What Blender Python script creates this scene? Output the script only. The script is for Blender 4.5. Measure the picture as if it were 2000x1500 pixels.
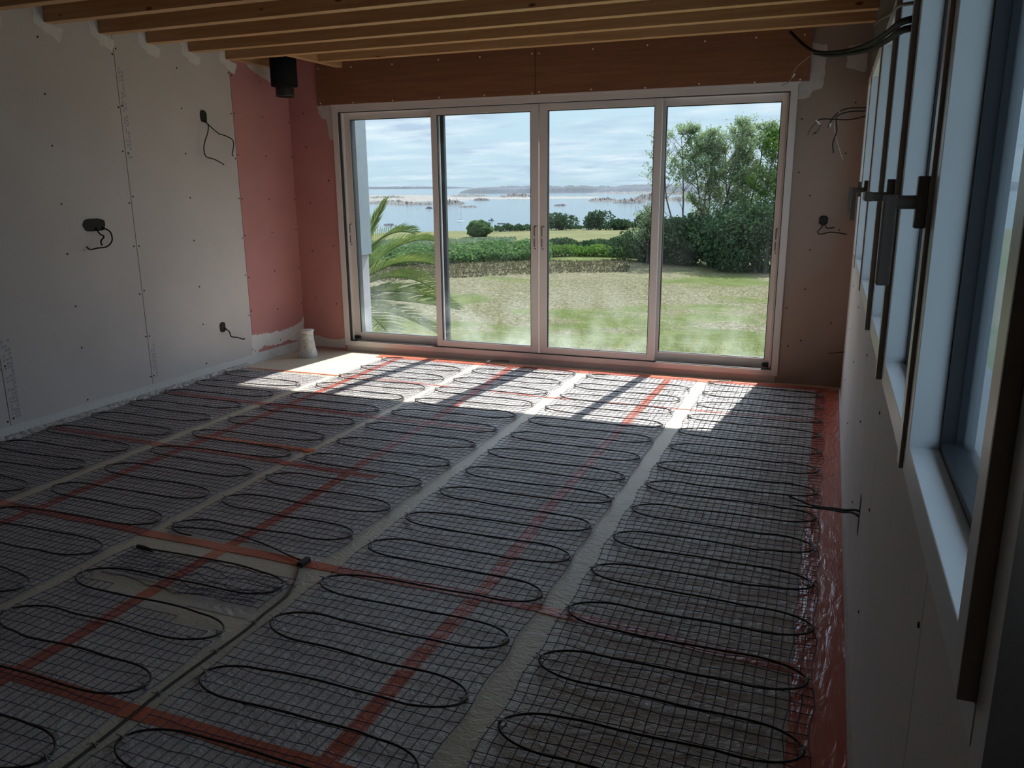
import bpy, bmesh, math, random
from mathutils import Vector, Matrix, noise as mnoise
R = math.radians
SC = bpy.context.scene
COL = SC.collection
for o in list(bpy.data.objects): bpy.data.objects.remove(o)

# ------------------------------------------------------------------ camera
YAW, PITCH, ROLL, EYE = -0.3727, -0.2420, -0.0084, 1.5411
def cam_basis():
    cy, sy = math.cos(YAW), math.sin(YAW); cp, sp = math.cos(PITCH), math.sin(PITCH)
    f = Vector((sy*cp, cy*cp, sp)); r = Vector((cy, -sy, 0)); u = r.cross(f)
    cr, sr = math.cos(ROLL), math.sin(ROLL)
    return cr*r + sr*u, -sr*r + cr*u, f
cr_, cu_, cf_ = cam_basis()
cam_d = bpy.data.cameras.new('camera'); cam = bpy.data.objects.new('camera', cam_d); COL.objects.link(cam)
m = Matrix((cr_, cu_, -cf_)).transposed().to_4x4(); m.translation = Vector((0, 0, EYE))
cam.matrix_world = m
cam_d.sensor_fit = 'HORIZONTAL'; cam_d.sensor_width = 36; cam_d.lens = 1569.6/2000*36
cam_d.clip_start = 0.02; cam_d.clip_end = 60000
SC.camera = cam

# ------------------------------------------------------------------ colour, sky, sun
SC.view_settings.view_transform = 'Standard'; SC.view_settings.look = 'None'
SC.view_settings.exposure = 0.0; SC.view_settings.gamma = 1.0; SC.view_settings.use_curve_mapping = False
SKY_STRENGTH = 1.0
SUN_STRENGTH = 13.0
W = bpy.data.worlds.new('sky'); SC.world = W; W.use_nodes = True
nt = W.node_tree; nt.nodes.clear()
def N(tree, t, **kw):
    n = tree.nodes.new(t)
    for k, v in kw.items():
        if k.startswith('i_'): n.inputs[int(k[2:])].default_value = v
        else: setattr(n, k, v)
    return n
def ramp(tree, stops, interp='LINEAR'):
    n = tree.nodes.new('ShaderNodeValToRGB'); n.color_ramp.interpolation = interp
    e = n.color_ramp.elements
    while len(e) > 1: e.remove(e[-1])
    e[0].position = stops[0][0]; c = stops[0][1]; e[0].color = (*c, 1) if len(c) == 3 else c
    for p, c in stops[1:]:
        x = e.new(p); x.color = (*c, 1) if len(c) == 3 else c
    return n
L = nt.links.new
tc = N(nt, 'ShaderNodeTexCoord'); sep = N(nt, 'ShaderNodeSeparateXYZ'); L(tc.outputs['Generated'], sep.inputs[0])
grad = ramp(nt, [(0.0, (0.62, 0.80, 0.90)), (0.03, (0.66, 0.86, 0.97)), (0.12, (0.72, 0.94, 1.06)), (0.35, (0.52, 0.66, 0.86)), (1.0, (0.42, 0.50, 0.68))])
L(sep.outputs['Z'], grad.inputs[0])
# clouds: direction projected on a high layer so that they flatten towards the horizon
mx = N(nt, 'ShaderNodeMath', operation='MAXIMUM'); mx.inputs[1].default_value = 0.0; L(sep.outputs['Z'], mx.inputs[0])
ad = N(nt, 'ShaderNodeMath', operation='ADD'); ad.inputs[1].default_value = 0.12; L(mx.outputs[0], ad.inputs[0])
dv = N(nt, 'ShaderNodeVectorMath', operation='DIVIDE'); L(tc.outputs['Generated'], dv.inputs[0])
cb = N(nt, 'ShaderNodeCombineXYZ')
for k in range(3): L(ad.outputs[0], cb.inputs[k])
L(cb.outputs[0], dv.inputs[1])
n1 = N(nt, 'ShaderNodeTexNoise'); n1.inputs['Scale'].default_value = 1.5; n1.inputs['Detail'].default_value = 8; n1.inputs['Roughness'].default_value = 0.58; n1.inputs['Distortion'].default_value = 0.25
mp = N(nt, 'ShaderNodeMapping'); mp.inputs['Scale'].default_value = (0.8, 1.15, 0.45); mp.inputs['Location'].default_value = (3.1, 1.7, 0.4)
L(dv.outputs[0], mp.inputs[0]); L(mp.outputs[0], n1.inputs['Vector'])
cr = ramp(nt, [(0.40, (0, 0, 0)), (0.62, (1, 1, 1))]); L(n1.outputs['Fac'], cr.inputs[0])
n2 = N(nt, 'ShaderNodeTexNoise'); n2.inputs['Scale'].default_value = 3.2; n2.inputs['Detail'].default_value = 5
L(mp.outputs[0], n2.inputs['Vector'])
cc = ramp(nt, [(0.38, (0.60, 0.74, 0.90)), (0.50, (0.76, 0.90, 1.02)), (0.66, (0.96, 1.06, 1.10))]); L(n2.outputs['Fac'], cc.inputs[0])
mixc = N(nt, 'ShaderNodeMixRGB'); L(cr.outputs[0], mixc.inputs[0]); L(grad.outputs[0], mixc.inputs[1]); L(cc.outputs[0], mixc.inputs[2])
hi = ramp(nt, [(0.20, (1, 1, 1)), (0.42, (2.3, 2.3, 2.3)), (0.72, (3.6, 3.6, 3.6))])   # upper sky boosted all round, added to light the room
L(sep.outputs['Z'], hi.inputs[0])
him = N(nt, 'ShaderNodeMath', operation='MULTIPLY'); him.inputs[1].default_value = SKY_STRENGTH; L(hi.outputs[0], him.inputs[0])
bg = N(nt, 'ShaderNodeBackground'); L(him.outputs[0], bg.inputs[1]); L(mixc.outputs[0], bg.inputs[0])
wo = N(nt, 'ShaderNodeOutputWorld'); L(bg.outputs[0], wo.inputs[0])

sun_d = bpy.data.lights.new('sun', 'SUN'); sun = bpy.data.objects.new('sun', sun_d); COL.objects.link(sun)
sun_d.energy = SUN_STRENGTH; sun_d.angle = R(0.7); sun_d.color = (1.0, 0.95, 0.87)
sun.rotation_euler = Vector((0.13, 1.0, 1.24)).to_track_quat('Z', 'Y').to_euler(); sun.location = (0, 3, 8)

# ------------------------------------------------------------------ helpers
def tag(o, label=None, cat=None, group=None, kind=None):
    if label: o['label'] = label
    if cat: o['category'] = cat
    if group: o['group'] = group
    if kind: o['kind'] = kind
    return o
def empty(name, loc=(0, 0, 0), label=None, cat=None, group=None, kind=None):
    o = bpy.data.objects.new(name, None); COL.objects.link(o); o.location = loc; o.empty_display_size = 0.1
    return tag(o, label, cat, group, kind)
class MB:
    def __init__(s): s.v = []; s.f = []
    def add(s, v, f):
        b = len(s.v); s.v += [tuple(x) for x in v]; s.f += [tuple(b+i for i in q) for q in f]; return s
    def box(s, a, b):
        x0, y0, z0 = a; x1, y1, z1 = b
        return s.add([(x0,y0,z0),(x1,y0,z0),(x1,y1,z0),(x0,y1,z0),(x0,y0,z1),(x1,y0,z1),(x1,y1,z1),(x0,y1,z1)],
                     [(0,3,2,1),(4,5,6,7),(0,1,5,4),(1,2,6,5),(2,3,7,6),(3,0,4,7)])
    def tube(s, pts, r, n=8, cap=True):
        pts = [Vector(p) for p in pts]; rs = r if isinstance(r, (list, tuple)) else [r]*len(pts)
        b = len(s.v); up = Vector((0, 0, 1)); prev = None
        for i, p in enumerate(pts):
            t = (pts[min(i+1, len(pts)-1)] - pts[max(i-1, 0)])
            t = t.normalized() if t.length > 1e-9 else Vector((0, 0, 1))
            if prev is None:
                a = t.cross(up); a = a.normalized() if a.length > 1e-3 else t.cross(Vector((1, 0, 0))).normalized()
            else:
                a = prev - t*prev.dot(t); a = a.normalized() if a.length > 1e-6 else t.orthogonal().normalized()
            prev = a; c = t.cross(a)
            for k in range(n):
                th = 2*math.pi*k/n; q = p + (a*math.cos(th) + c*math.sin(th))*rs[i]; s.v.append(tuple(q))
        for i in range(len(pts)-1):
            for k in range(n):
                k2 = (k+1) % n; s.f.append((b+i*n+k, b+i*n+k2, b+(i+1)*n+k2, b+(i+1)*n+k))
        if cap:
            s.f.append(tuple(b+k for k in range(n))[::-1]); s.f.append(tuple(b+(len(pts)-1)*n+k for k in range(n)))
        return s
    def lathe(s, prof, n=24, c=(0, 0, 0), cap=True):
        b = len(s.v)
        for r, z in prof:
            for k in range(n):
                th = 2*math.pi*k/n; s.v.append((c[0]+r*math.cos(th), c[1]+r*math.sin(th), c[2]+z))
        for i in range(len(prof)-1):
            for k in range(n):
                k2 = (k+1) % n; s.f.append((b+i*n+k, b+i*n+k2, b+(i+1)*n+k2, b+(i+1)*n+k))
        if cap:
            s.f.append(tuple(b+k for k in range(n))[::-1]); s.f.append(tuple(b+(len(prof)-1)*n+k for k in range(n)))
        return s
    def build(s, name, mat, parent=None, smooth=False, bevel=0, label=None, cat=None, group=None, kind=None):
        me = bpy.data.meshes.new(name); me.from_pydata(s.v, [], s.f); me.update()
        if mat: me.materials.append(mat)
        if smooth:
            for p in me.polygons: p.use_smooth = True
        o = bpy.data.objects.new(name, me); COL.objects.link(o)
        if parent: o.parent = parent
        if bevel:
            md = o.modifiers.new('bevel', 'BEVEL'); md.width = bevel; md.segments = 2; md.limit_method = 'ANGLE'
        return tag(o, label, cat, group, kind)
def smooth_path(pts, n=6):
    P = [Vector(p) for p in pts]; out = []
    for i in range(len(P)-1):
        p0, p1, p2, p3 = P[max(i-1, 0)], P[i], P[i+1], P[min(i+2, len(P)-1)]
        for k in range(n):
            t = k/n; out.append(0.5*((2*p1)+(-p0+p2)*t+(2*p0-5*p1+4*p2-p3)*t*t+(-p0+3*p1-3*p2+p3)*t**3))
    out.append(P[-1]); return out

# ------------------------------------------------------------------ materials
def mat(name, col, rough=0.6, var=0.0, vscale=8, bump=0.0, bscale=60, metal=0.0, spec=0.5, coat=0.0, stretch=None, detail=4, trans=0.0):
    m = bpy.data.materials.new(name); m.use_nodes = True; t = m.node_tree; l = t.links.new
    b = t.nodes['Principled BSDF']; b.inputs['Base Color'].default_value = (*col, 1); b.inputs['Roughness'].default_value = rough
    b.inputs['Metallic'].default_value = metal; b.inputs['Specular IOR Level'].default_value = spec; b.inputs['Coat Weight'].default_value = coat
    if trans: b.inputs['Subsurface Weight'].default_value = 0
    g = N(t, 'ShaderNodeNewGeometry'); mp = N(t, 'ShaderNodeMapping'); l(g.outputs['Position'], mp.inputs[0])
    if stretch: mp.inputs['Scale'].default_value = stretch
    if var or True:
        v = var if var else 0.04
        n = N(t, 'ShaderNodeTexNoise'); n.inputs['Scale'].default_value = vscale; n.inputs['Detail'].default_value = detail; l(mp.outputs[0], n.inputs['Vector'])
        r = ramp(t, [(0.3, tuple(max(0, c*(1-v)) for c in col)), (0.7, tuple(min(1, c*(1+v)) for c in col))]); l(n.outputs['Fac'], r.inputs[0]); l(r.outputs[0], b.inputs['Base Color'])
    if bump:
        n = N(t, 'ShaderNodeTexNoise'); n.inputs['Scale'].default_value = bscale; n.inputs['Detail'].default_value = 5; l(mp.outputs[0], n.inputs['Vector'])
        bp = N(t, 'ShaderNodeBump'); bp.inputs['Strength'].default_value = bump; bp.inputs['Distance'].default_value = 0.01; l(n.outputs['Fac'], bp.inputs['Height']); l(bp.outputs[0], b.inputs['Normal'])
    return m
def wood(name, c1, c2, axis, rough=0.55, scale=1.0, knots=True):
    m = bpy.data.materials.new(name); m.use_nodes = True; t = m.node_tree; l = t.links.new
    b = t.nodes['Principled BSDF']; b.inputs['Roughness'].default_value = rough
    g = N(t, 'ShaderNodeNewGeometry'); mp = N(t, 'ShaderNodeMapping'); l(g.outputs['Position'], mp.inputs[0])
    s = [22*scale]*3; s[axis] = 1.2*scale; mp.inputs['Scale'].default_value = s
    n = N(t, 'ShaderNodeTexNoise'); n.inputs['Scale'].default_value = 1.6; n.inputs['Detail'].default_value = 6; n.inputs['Distortion'].default_value = 0.6; l(mp.outputs[0], n.inputs['Vector'])
    r = ramp(t, [(0.3, c1), (0.7, c2)]); l(n.outputs['Fac'], r.inputs[0])
    out = r.outputs[0]
    if knots:
        mp2 = N(t, 'ShaderNodeMapping'); l(g.outputs['Position'], mp2.inputs[0]); s2 = [3.0]*3; s2[axis] = 1.3; mp2.inputs['Scale'].default_value = s2
        vo = N(t, 'ShaderNodeTexVoronoi'); vo.inputs['Scale'].default_value = 2.2; l(mp2.outputs[0], vo.inputs['Vector'])
        kr = ramp(t, [(0.045, (1, 1, 1)), (0.09, (0, 0, 0))]); l(vo.outputs['Distance'], kr.inputs[0])
        mxn = N(t, 'ShaderNodeMixRGB'); l(kr.outputs[0], mxn.inputs[0]); l(out, mxn.inputs[1]); mxn.inputs[2].default_value = (c1[0]*.3, c1[1]*.22, c1[2]*.2, 1); out = mxn.outputs[0]
    l(out, b.inputs['Base Color'])
    return m
def glass_mat(name, dust=0.0, tint=(0.955, 0.985, 1.0), zr=(0.05, 0.75)):
    m = bpy.data.materials.new(name); m.use_nodes = True; t = m.node_tree; l = t.links.new
    t.nodes.remove(t.nodes['Principled BSDF']); out = t.nodes['Material Output']
    tr = N(t, 'ShaderNodeBsdfTransparent'); tr.inputs[0].default_value = (*tint, 1)
    gl = N(t, 'ShaderNodeBsdfGlossy'); gl.inputs['Roughness'].default_value = 0.0; gl.inputs[0].default_value = (0.9, 0.95, 1, 1)
    # Schlick reflectance of one face, the same from either side of the pane
    ge = N(t, 'ShaderNodeNewGeometry'); dt = N(t, 'ShaderNodeVectorMath', operation='DOT_PRODUCT'); l(ge.outputs['Normal'], dt.inputs[0]); l(ge.outputs['Incoming'], dt.inputs[1])
    ab = N(t, 'ShaderNodeMath', operation='ABSOLUTE'); l(dt.outputs['Value'], ab.inputs[0]); om = N(t, 'ShaderNodeMath', operation='SUBTRACT', use_clamp=True); om.inputs[0].default_value = 1; l(ab.outputs[0], om.inputs[1])
    pw = N(t, 'ShaderNodeMath', operation='POWER'); l(om.outputs[0], pw.inputs[0]); pw.inputs[1].default_value = 4.2
    fr = N(t, 'ShaderNodeMath', operation='MULTIPLY_ADD'); l(pw.outputs[0], fr.inputs[0]); fr.inputs[1].default_value = .94; fr.inputs[2].default_value = .05
    mx = N(t, 'ShaderNodeMixShader'); l(fr.outputs[0], mx.inputs[0]); l(tr.outputs[0], mx.inputs[1]); l(gl.outputs[0], mx.inputs[2])
    res = mx.outputs[0]
    if dust:
        tl = N(t, 'ShaderNodeBsdfTranslucent'); tl.inputs[0].default_value = (0.85, 0.9, 0.92, 1)
        g = N(t, 'ShaderNodeNewGeometry'); sp = N(t, 'ShaderNodeSeparateXYZ'); l(g.outputs['Position'], sp.inputs[0])
        mr = N(t, 'ShaderNodeMapRange'); mr.inputs[1].default_value = zr[1]; mr.inputs[2].default_value = zr[0]; mr.inputs[3].default_value = 0.03; mr.inputs[4].default_value = 1; l(sp.outputs[2], mr.inputs[0])
        n = N(t, 'ShaderNodeTexNoise'); n.inputs['Scale'].default_value = 3.5; n.inputs['Detail'].default_value = 6; l(g.outputs['Position'], n.inputs['Vector'])
        rr = ramp(t, [(0.38, (0, 0, 0)), (0.72, (1, 1, 1))]); l(n.outputs['Fac'], rr.inputs[0])
        mu = N(t, 'ShaderNodeMath', operation='MULTIPLY'); l(mr.outputs[0], mu.inputs[0]); l(rr.outputs[0], mu.inputs[1])
        m2 = N(t, 'ShaderNodeMath', operation='MULTIPLY'); l(mu.outputs[0], m2.inputs[0]); m2.inputs[1].default_value = dust
        ms = N(t, 'ShaderNodeMixShader'); l(m2.outputs[0], ms.inputs[0]); l(res, ms.inputs[1]); l(tl.outputs[0], ms.inputs[2]); res = ms.outputs[0]
    l(res, out.inputs[0])
    return m
def leafmat(name, c1, c2, vscale=1.2, tr=0.35):
    m = bpy.data.materials.new(name); m.use_nodes = True; t = m.node_tree; l = t.links.new
    t.nodes.remove(t.nodes['Principled BSDF']); out = t.nodes['Material Output']
    g = N(t, 'ShaderNodeNewGeometry'); n = N(t, 'ShaderNodeTexNoise'); n.inputs['Scale'].default_value = vscale; n.inputs['Detail'].default_value = 8; n.inputs['Roughness'].default_value = 0.75; l(g.outputs['Position'], n.inputs['Vector'])
    r = ramp(t, [(0.36, c1), (0.64, c2)]); l(n.outputs['Fac'], r.inputs[0])
    d = N(t, 'ShaderNodeBsdfDiffuse'); tl = N(t, 'ShaderNodeBsdfTranslucent'); l(r.outputs[0], d.inputs[0]); l(r.outputs[0], tl.inputs[0])
    mx = N(t, 'ShaderNodeMixShader'); mx.inputs[0].default_value = tr; l(d.outputs[0], mx.inputs[1]); l(tl.outputs[0], mx.inputs[2]); l(mx.outputs[0], out.inputs[0])
    return m

M = {}
M['board'] = mat('grey_plasterboard', (0.60, 0.545, 0.52), 0.85, var=0.05, vscale=2.0)
M['boardR'] = mat('white_plasterboard', (0.76, 0.72, 0.71), 0.8, var=0.04, vscale=2.0)
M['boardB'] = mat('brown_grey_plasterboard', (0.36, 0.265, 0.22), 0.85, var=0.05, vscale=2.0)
M['boardD'] = mat('low_bounce_board', (0.30, 0.27, 0.25), 0.85)  # darker than the other boards so the unseen wall bounces less light
M['pink'] = mat('pink_fire_board', (0.52, 0.23, 0.22), 0.85, var=0.05, vscale=3)
M['plaster'] = mat('joint_plaster', (0.72, 0.69, 0.66), 0.9, var=0.05, vscale=20)
M['plasterthin'] = mat('thin_joint_plaster', (0.58, 0.53, 0.50), 0.9, var=0.06, vscale=20)
M['seam'] = mat('board_seam', (0.10, 0.09, 0.08), 0.9)
M['screw'] = mat('dark_screw', (0.03, 0.03, 0.03), 0.5, metal=0.5)
M['nail'] = mat('bright_nail', (0.85, 0.8, 0.74), 0.4)
M['print'] = mat('stamped_ink', (0.30, 0.29, 0.33), 0.9)
M['joist'] = wood('spruce_joist', (0.46, 0.255, 0.115), (0.60, 0.365, 0.185), 0)
M['trimmer'] = wood('spruce_trimmer', (0.46, 0.255, 0.115), (0.60, 0.365, 0.185), 1)
M['deck'] = wood('ceiling_board', (0.30, 0.17, 0.08), (0.40, 0.24, 0.12), 0, knots=False)
M['header'] = wood('brown_film_faced_ply', (0.235, 0.10, 0.055), (0.31, 0.135, 0.072), 0, rough=0.42, knots=False)
M['alu'] = mat('white_lacquered_aluminium', (0.74, 0.68, 0.65), 0.38, var=0.02)
M['aluR'] = mat('white_lacquered_frame', (0.80, 0.82, 0.84), 0.35, var=0.02)
M['dark'] = mat('anthracite_aluminium', (0.035, 0.038, 0.045), 0.4)
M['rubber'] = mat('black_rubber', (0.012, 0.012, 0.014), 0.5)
M['seal_and_shade'] = mat('shaded_stile_side', (0.42, 0.37, 0.34), 0.6)  # near side of each stile, its shade put into the colour
M['handle'] = mat('bronze_grey_handle', (0.19, 0.155, 0.135), 0.5, spec=0.2)
M['cable'] = mat('black_cable_sheath', (0.010, 0.010, 0.010), 0.7, spec=0.08)
M['wire'] = mat('white_wire', (0.6, 0.55, 0.5), 0.5)
M['boxdark'] = mat('wall_box_inside', (0.02, 0.018, 0.016), 0.8)
M['foam'] = mat('white_edge_foam', (0.68, 0.66, 0.64), 0.8, bump=0.5, bscale=40)
M['filmfold'] = mat('folded_clear_film', (0.42, 0.40, 0.38), 0.3, var=0.5, vscale=25, bump=0.8, bscale=30)
M['outgrey'] = mat('blue_grey_cladding', (0.22, 0.27, 0.31), 0.7)
M['outwhite'] = mat('white_render', (0.36, 0.36, 0.385), 0.8)
M['glass'] = glass_mat('window_glass', dust=0.12)
M['glassR'] = glass_mat('side_window_glass', dust=0.0, tint=(0.86, 0.93, 0.96))

def floor_mat(name, col, rough, coat=0.25, bs=0.35, sc=(1, 1.7, 1), ns=16):
    m = bpy.data.materials.new(name); m.use_nodes = True; t = m.node_tree; l = t.links.new
    b = t.nodes['Principled BSDF']; b.inputs['Roughness'].default_value = rough; b.inputs['Coat Weight'].default_value = coat; b.inputs['Coat Roughness'].default_value = 0.15
    g = N(t, 'ShaderNodeNewGeometry')
    n = N(t, 'ShaderNodeTexNoise'); n.inputs['Scale'].default_value = 1.3; n.inputs['Detail'].default_value = 5; l(g.outputs['Position'], n.inputs['Vector'])
    r = ramp(t, [(0.3, tuple(c*.9 for c in col)), (0.7, tuple(c*1.08 for c in col))]); l(n.outputs['Fac'], r.inputs[0]); l(r.outputs[0], b.inputs['Base Color'])
    # crinkled film: two ridged noises
    mp = N(t, 'ShaderNodeMapping'); mp.inputs['Scale'].default_value = sc; l(g.outputs['Position'], mp.inputs[0])
    a = N(t, 'ShaderNodeTexNoise'); a.inputs['Scale'].default_value = ns; a.inputs['Detail'].default_value = 4; a.inputs['Distortion'].default_value = 1.6; l(mp.outputs[0], a.inputs['Vector'])
    c = N(t, 'ShaderNodeTexNoise'); c.inputs['Scale'].default_value = 60; c.inputs['Detail'].default_value = 3; c.inputs['Distortion'].default_value = 1; l(mp.outputs[0], c.inputs['Vector'])
    s = N(t, 'ShaderNodeMath', operation='ADD'); l(a.outputs['Fac'], s.inputs[0])
    k = N(t, 'ShaderNodeMath', operation='MULTIPLY'); k.inputs[1].default_value = 0.35; l(c.outputs['Fac'], k.inputs[0]); l(k.outputs[0], s.inputs[1])
    bp = N(t, 'ShaderNodeBump'); bp.inputs['Strength'].default_value = bs; bp.inputs['Distance'].default_value = 0.02; l(s.outputs[0], bp.inputs['Height']); l(bp.outputs[0], b.inputs['Normal']); l(bp.outputs[0], b.inputs['Coat Normal'])
    return m
M['floor'] = floor_mat('tan_insulation_floor', (0.62, 0.54, 0.42), 0.45, 0.2, 0.3)
M['film'] = floor_mat('grey_clear_film', (0.68, 0.61, 0.55), 0.32, 0.8, 0.8, (1, 1.7, 1), 10)
M['tape'] = floor_mat('red_orange_tape', (0.60, 0.14, 0.075), 0.32, 0.3, 0.25)
M['tapebright'] = floor_mat('orange_tape', (0.80, 0.20, 0.05), 0.3, 0.3, 0.25)
M['tapewide'] = floor_mat('wide_glossy_red_tape', (0.62, 0.125, 0.075), 0.25, 0.9, 0.35, (1, .22, 1), 22)
M['mesh'] = mat('blue_glass_fibre_mesh', (0.026, 0.034, 0.10), 0.5)
M['heat'] = mat('dark_heating_cable', (0.030, 0.020, 0.018), 0.32)
M['clip'] = mat('grey_cable_tie', (0.42, 0.38, 0.35), 0.4)

# ------------------------------------------------------------------ room shell
XL, XR, YB, YN, ZC = -4.7605, 0.172, 6.56, -3.0, 2.78
WX0, WX1, WZ0, WZ1 = -4.293, -0.298, 0.053, 2.253
RW = [0.88, 1.70, 2.55, 3.44, 4.64, 5.89, 6.42]      # side window bays
RW0, RW1 = 0.995, 2.24
MB().box((XL-.3, YN-.3, -0.3), (XR+.3, YB+.24, 0)).build('floor', M['floor'], kind='structure')
MB().box((XL-.3, YN-.3, ZC), (XR+1.3, YB+.45, ZC+.25)).build('ceiling', M['deck'], kind='structure')  # slab carried past the side windows, unseen, to cut high sky light
MB().box((XL-.3, YN-.3, 0), (XR+.3, YN, ZC)).build('wall_front', M['boardD'], kind='structure')
# left wall: backing with boards fixed on it
wl = MB().box((XL-.3, YN, 0), (XL-.013, YB+.24, ZC)).build('wall_left', M['seam'], kind='structure')
seams = [YN, -1.33, -0.14, 1.05, 2.23, 3.41, 4.59, 5.78, YB]
rs = random.Random(3)
def screw(x, y, z, nrm, parent, mat_, r=0.0065, name='screw_head'):
    b = MB(); n = 8; v = []
    for k in range(n):
        t = 2*math.pi*k/n; c, s = math.cos(t)*r, math.sin(t)*r
        v.append((x, y+c, z+s) if nrm == 'x' else (x+c, y, z+s))
    d = 0.0025
    if nrm == 'x': v2 = [(p[0]+d*(1 if x < -1 else -1), p[1], p[2]) for p in v]
    else: v2 = [(p[0], p[1]-d, p[2]) for p in v]
    b.add(v+v2, [tuple(range(n)), tuple(range(2*n-1, n-1, -1))]+[(k, (k+1) % n, n+(k+1) % n, n+k) for k in range(n)])
    return b.build(name, mat_, parent)
for i in range(len(seams)-1):
    y0, y1 = seams[i], seams[i+1]; last = i == len(seams)-2
    p = MB().box((XL-.013, y0+(.0025 if i else 0), 0.03), (XL, y1-(0 if last else .0025), ZC)).build('plasterboard', M['pink'] if last else M['board'], wl, label='pink fire-rated plasterboard' if last else None)
    if y1 < 2.9: continue
    for yy in ([y0+.02, (y0+y1)/2, y1-.02]):
        for k in range(8):
            z = 0.12+k*0.335+rs.uniform(-.03, .03)
            if not last and abs(yy-4.24) < .1 and abs(z-1.3) < .1: continue
            screw(XL, yy+rs.uniform(-.006, .006), z, 'x', p, M['screw'])
# stamped writing along the board edges: small unreadable ink marks
def stamps(y, z0, z1, seed, parent, lines=2):
    r = random.Random(seed); b = MB()
    for li in range(lines):
        z = z0
        while z < z1:
            h = r.uniform(.016, .026); yy = y+li*.022
            if r.random() < .9:
                b.box((XL, yy, z), (XL+.0006, yy+.004, z+h)); hz = z+h*r.random()*.75; b.box((XL, yy+.004, hz), (XL+.0006, yy+.011, hz+.005)); b.box((XL, yy+.011, z+h*r.random()*.5), (XL+.0006, yy+.015, z+h))
            z += h+.005 if r.random() > .12 else .06
    b.build('stamped_marks', M['print'], parent)
stamps(4.612, 1.75, 2.36, 1, wl); stamps(4.612, 0.12, 0.37, 2, wl); stamps(3.43, 0.12, .62, 3, wl, 3)

# plaster patches
def patch(pts, plane, name, parent, m_='plaster', jitter=0.006, seed=0, th=0.0018):
    """flat trowelled patch; pts are (a,z): a = y on the left wall or x on the back wall"""
    r = random.Random(seed); P = []
    for i in range(len(pts)):
        a, b = pts[i], pts[(i+1) % len(pts)]; n = max(1, int(math.hypot(b[0]-a[0], b[1]-a[1])/.02))
        for k in range(n):
            t = k/n; P.append((a[0]+(b[0]-a[0])*t+r.uniform(-jitter, jitter), a[1]+(b[1]-a[1])*t+r.uniform(-jitter, jitter)))
    bm = bmesh.new()
    if plane == 'L': vs = [bm.verts.new((XL+th, a, z)) for a, z in P]
    else: vs = [bm.verts.new((a, YB-th, z)) for a, z in P]
    f = bm.faces.new(vs); ex = bmesh.ops.extrude_face_region(bm, geom=[f])
    off = Vector((-th, 0, 0)) if plane == 'L' else Vector((0, th, 0))
    bmesh.ops.translate(bm, verts=[v for v in ex['geom'] if isinstance(v, bmesh.types.BMVert)], vec=off)
    bmesh.ops.triangulate(bm, faces=bm.faces[:]); bmesh.ops.recalc_face_normals(bm, faces=bm.faces[:])
    me = bpy.data.meshes.new(name); bm.to_mesh(me); bm.free(); me.materials.append(M[m_])
    o = bpy.data.objects.new(name, me); COL.objects.link(o); o.parent = parent; return o
JY = [6.17-.422*k for k in range(0, 22)]           # near edge of each joist
JW, JZ = 0.075, 2.573
for k, jy in enumerate([5.745, 5.323, 4.901, 4.48, 4.06, 3.64, 3.21]):
    r = random.Random(k+5)
    q = [(jy-.075, 2.70), (jy-.075, 2.56), (jy-.055, 2.545-.02*r.random()), (jy-.02, 2.53), (jy+.0, 2.515-.02*r.random()), (jy+.05, 2.50-.02*r.random()), (jy+.09, 2.49-.03*r.random()), (jy+.115, 2.50), (jy+.13, 2.55), (jy+.09, 2.56), (jy+.0, 2.575), (jy-.005, 2.70)]
    patch(q, 'L', 'plaster_patch', wl, seed=k)
patch([(6.0, 2.60), (6.03, 2.54), (6.10, 2.51), (6.25, 2.47), (6.35, 2.44), (6.5, 2.46), (6.5, 2.60)], 'L', 'plaster_patch', wl, seed=30, m_='plasterthin')
patch([(5.76, 0.09), (5.76, 0.265), (5.83, 0.25), (5.95, .24), (6.04, 0.235), (6.2, .225), (6.4, .24), (6.52, 0.27), (6.555, .30), (6.555, .06), (6.42, .09), (6.3, .12), (6.1, .105), (5.95, .13), (5.86, .11), (5.82, .06)], 'L', 'plaster_patch', wl, seed=31, jitter=.009)
# seam relief band beside the board joint (tapered board edge, slightly whiter)
for ys in (4.59, 3.41):
    patch([(ys+.004, .12), (ys+.004, 2.5), (ys+.045, 2.5), (ys+.045, .12)], 'L', 'tapered_edge', wl, m_='board', jitter=0.001, seed=2, th=.0005)

# back wall around the sliding window
wb = empty('wall_back', (0, YB, 0), kind='structure')
def wbox(a, b, name, mt, lab=None):
    o = MB().box(a, b).build(name, M[mt], wb, label=lab); o.matrix_parent_inverse = Matrix.Translation((0, -YB, 0)); return o
wbox((XL-.013, YB, 0), (WX0+.02, YB+.24, ZC), 'plasterboard', 'pink', 'pink fire-rated plasterboard')
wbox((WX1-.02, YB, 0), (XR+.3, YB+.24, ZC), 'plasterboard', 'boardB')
wbox((WX0+.02, YB, WZ1-.02), (WX1-.02, YB+.24, ZC), 'lintel', 'board')
wbox((WX0+.02, YB, -.02), (WX1-.02, YB+.24, WZ0+.01), 'threshold', 'board')
for (a, b) in (((-4.435, YB-.018, 2.262), (-2.335, YB-.001, 2.78)), ((-2.330, YB-.018, 2.262), (-0.228, YB-.001, 2.78))):
    wbox(a, b, 'header_board', 'header', 'brown plywood header board')
for x in (-4.41, -4.05, -3.66, -3.22, -2.80, -2.36, -2.30, -1.85, -1.42, -1.0, -.62, -.27):
    for z in (2.275, 2.575):
        xx = x+rs.uniform(-.02, .02); s_ = screw(xx if abs(x+2.33) > .1 else x, YB-.018, z+rs.uniform(-.006, .006), 'y', wb, M['nail'], 0.007, 'nail_head'); s_.matrix_parent_inverse = Matrix.Translation((0, -YB, 0))
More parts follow.
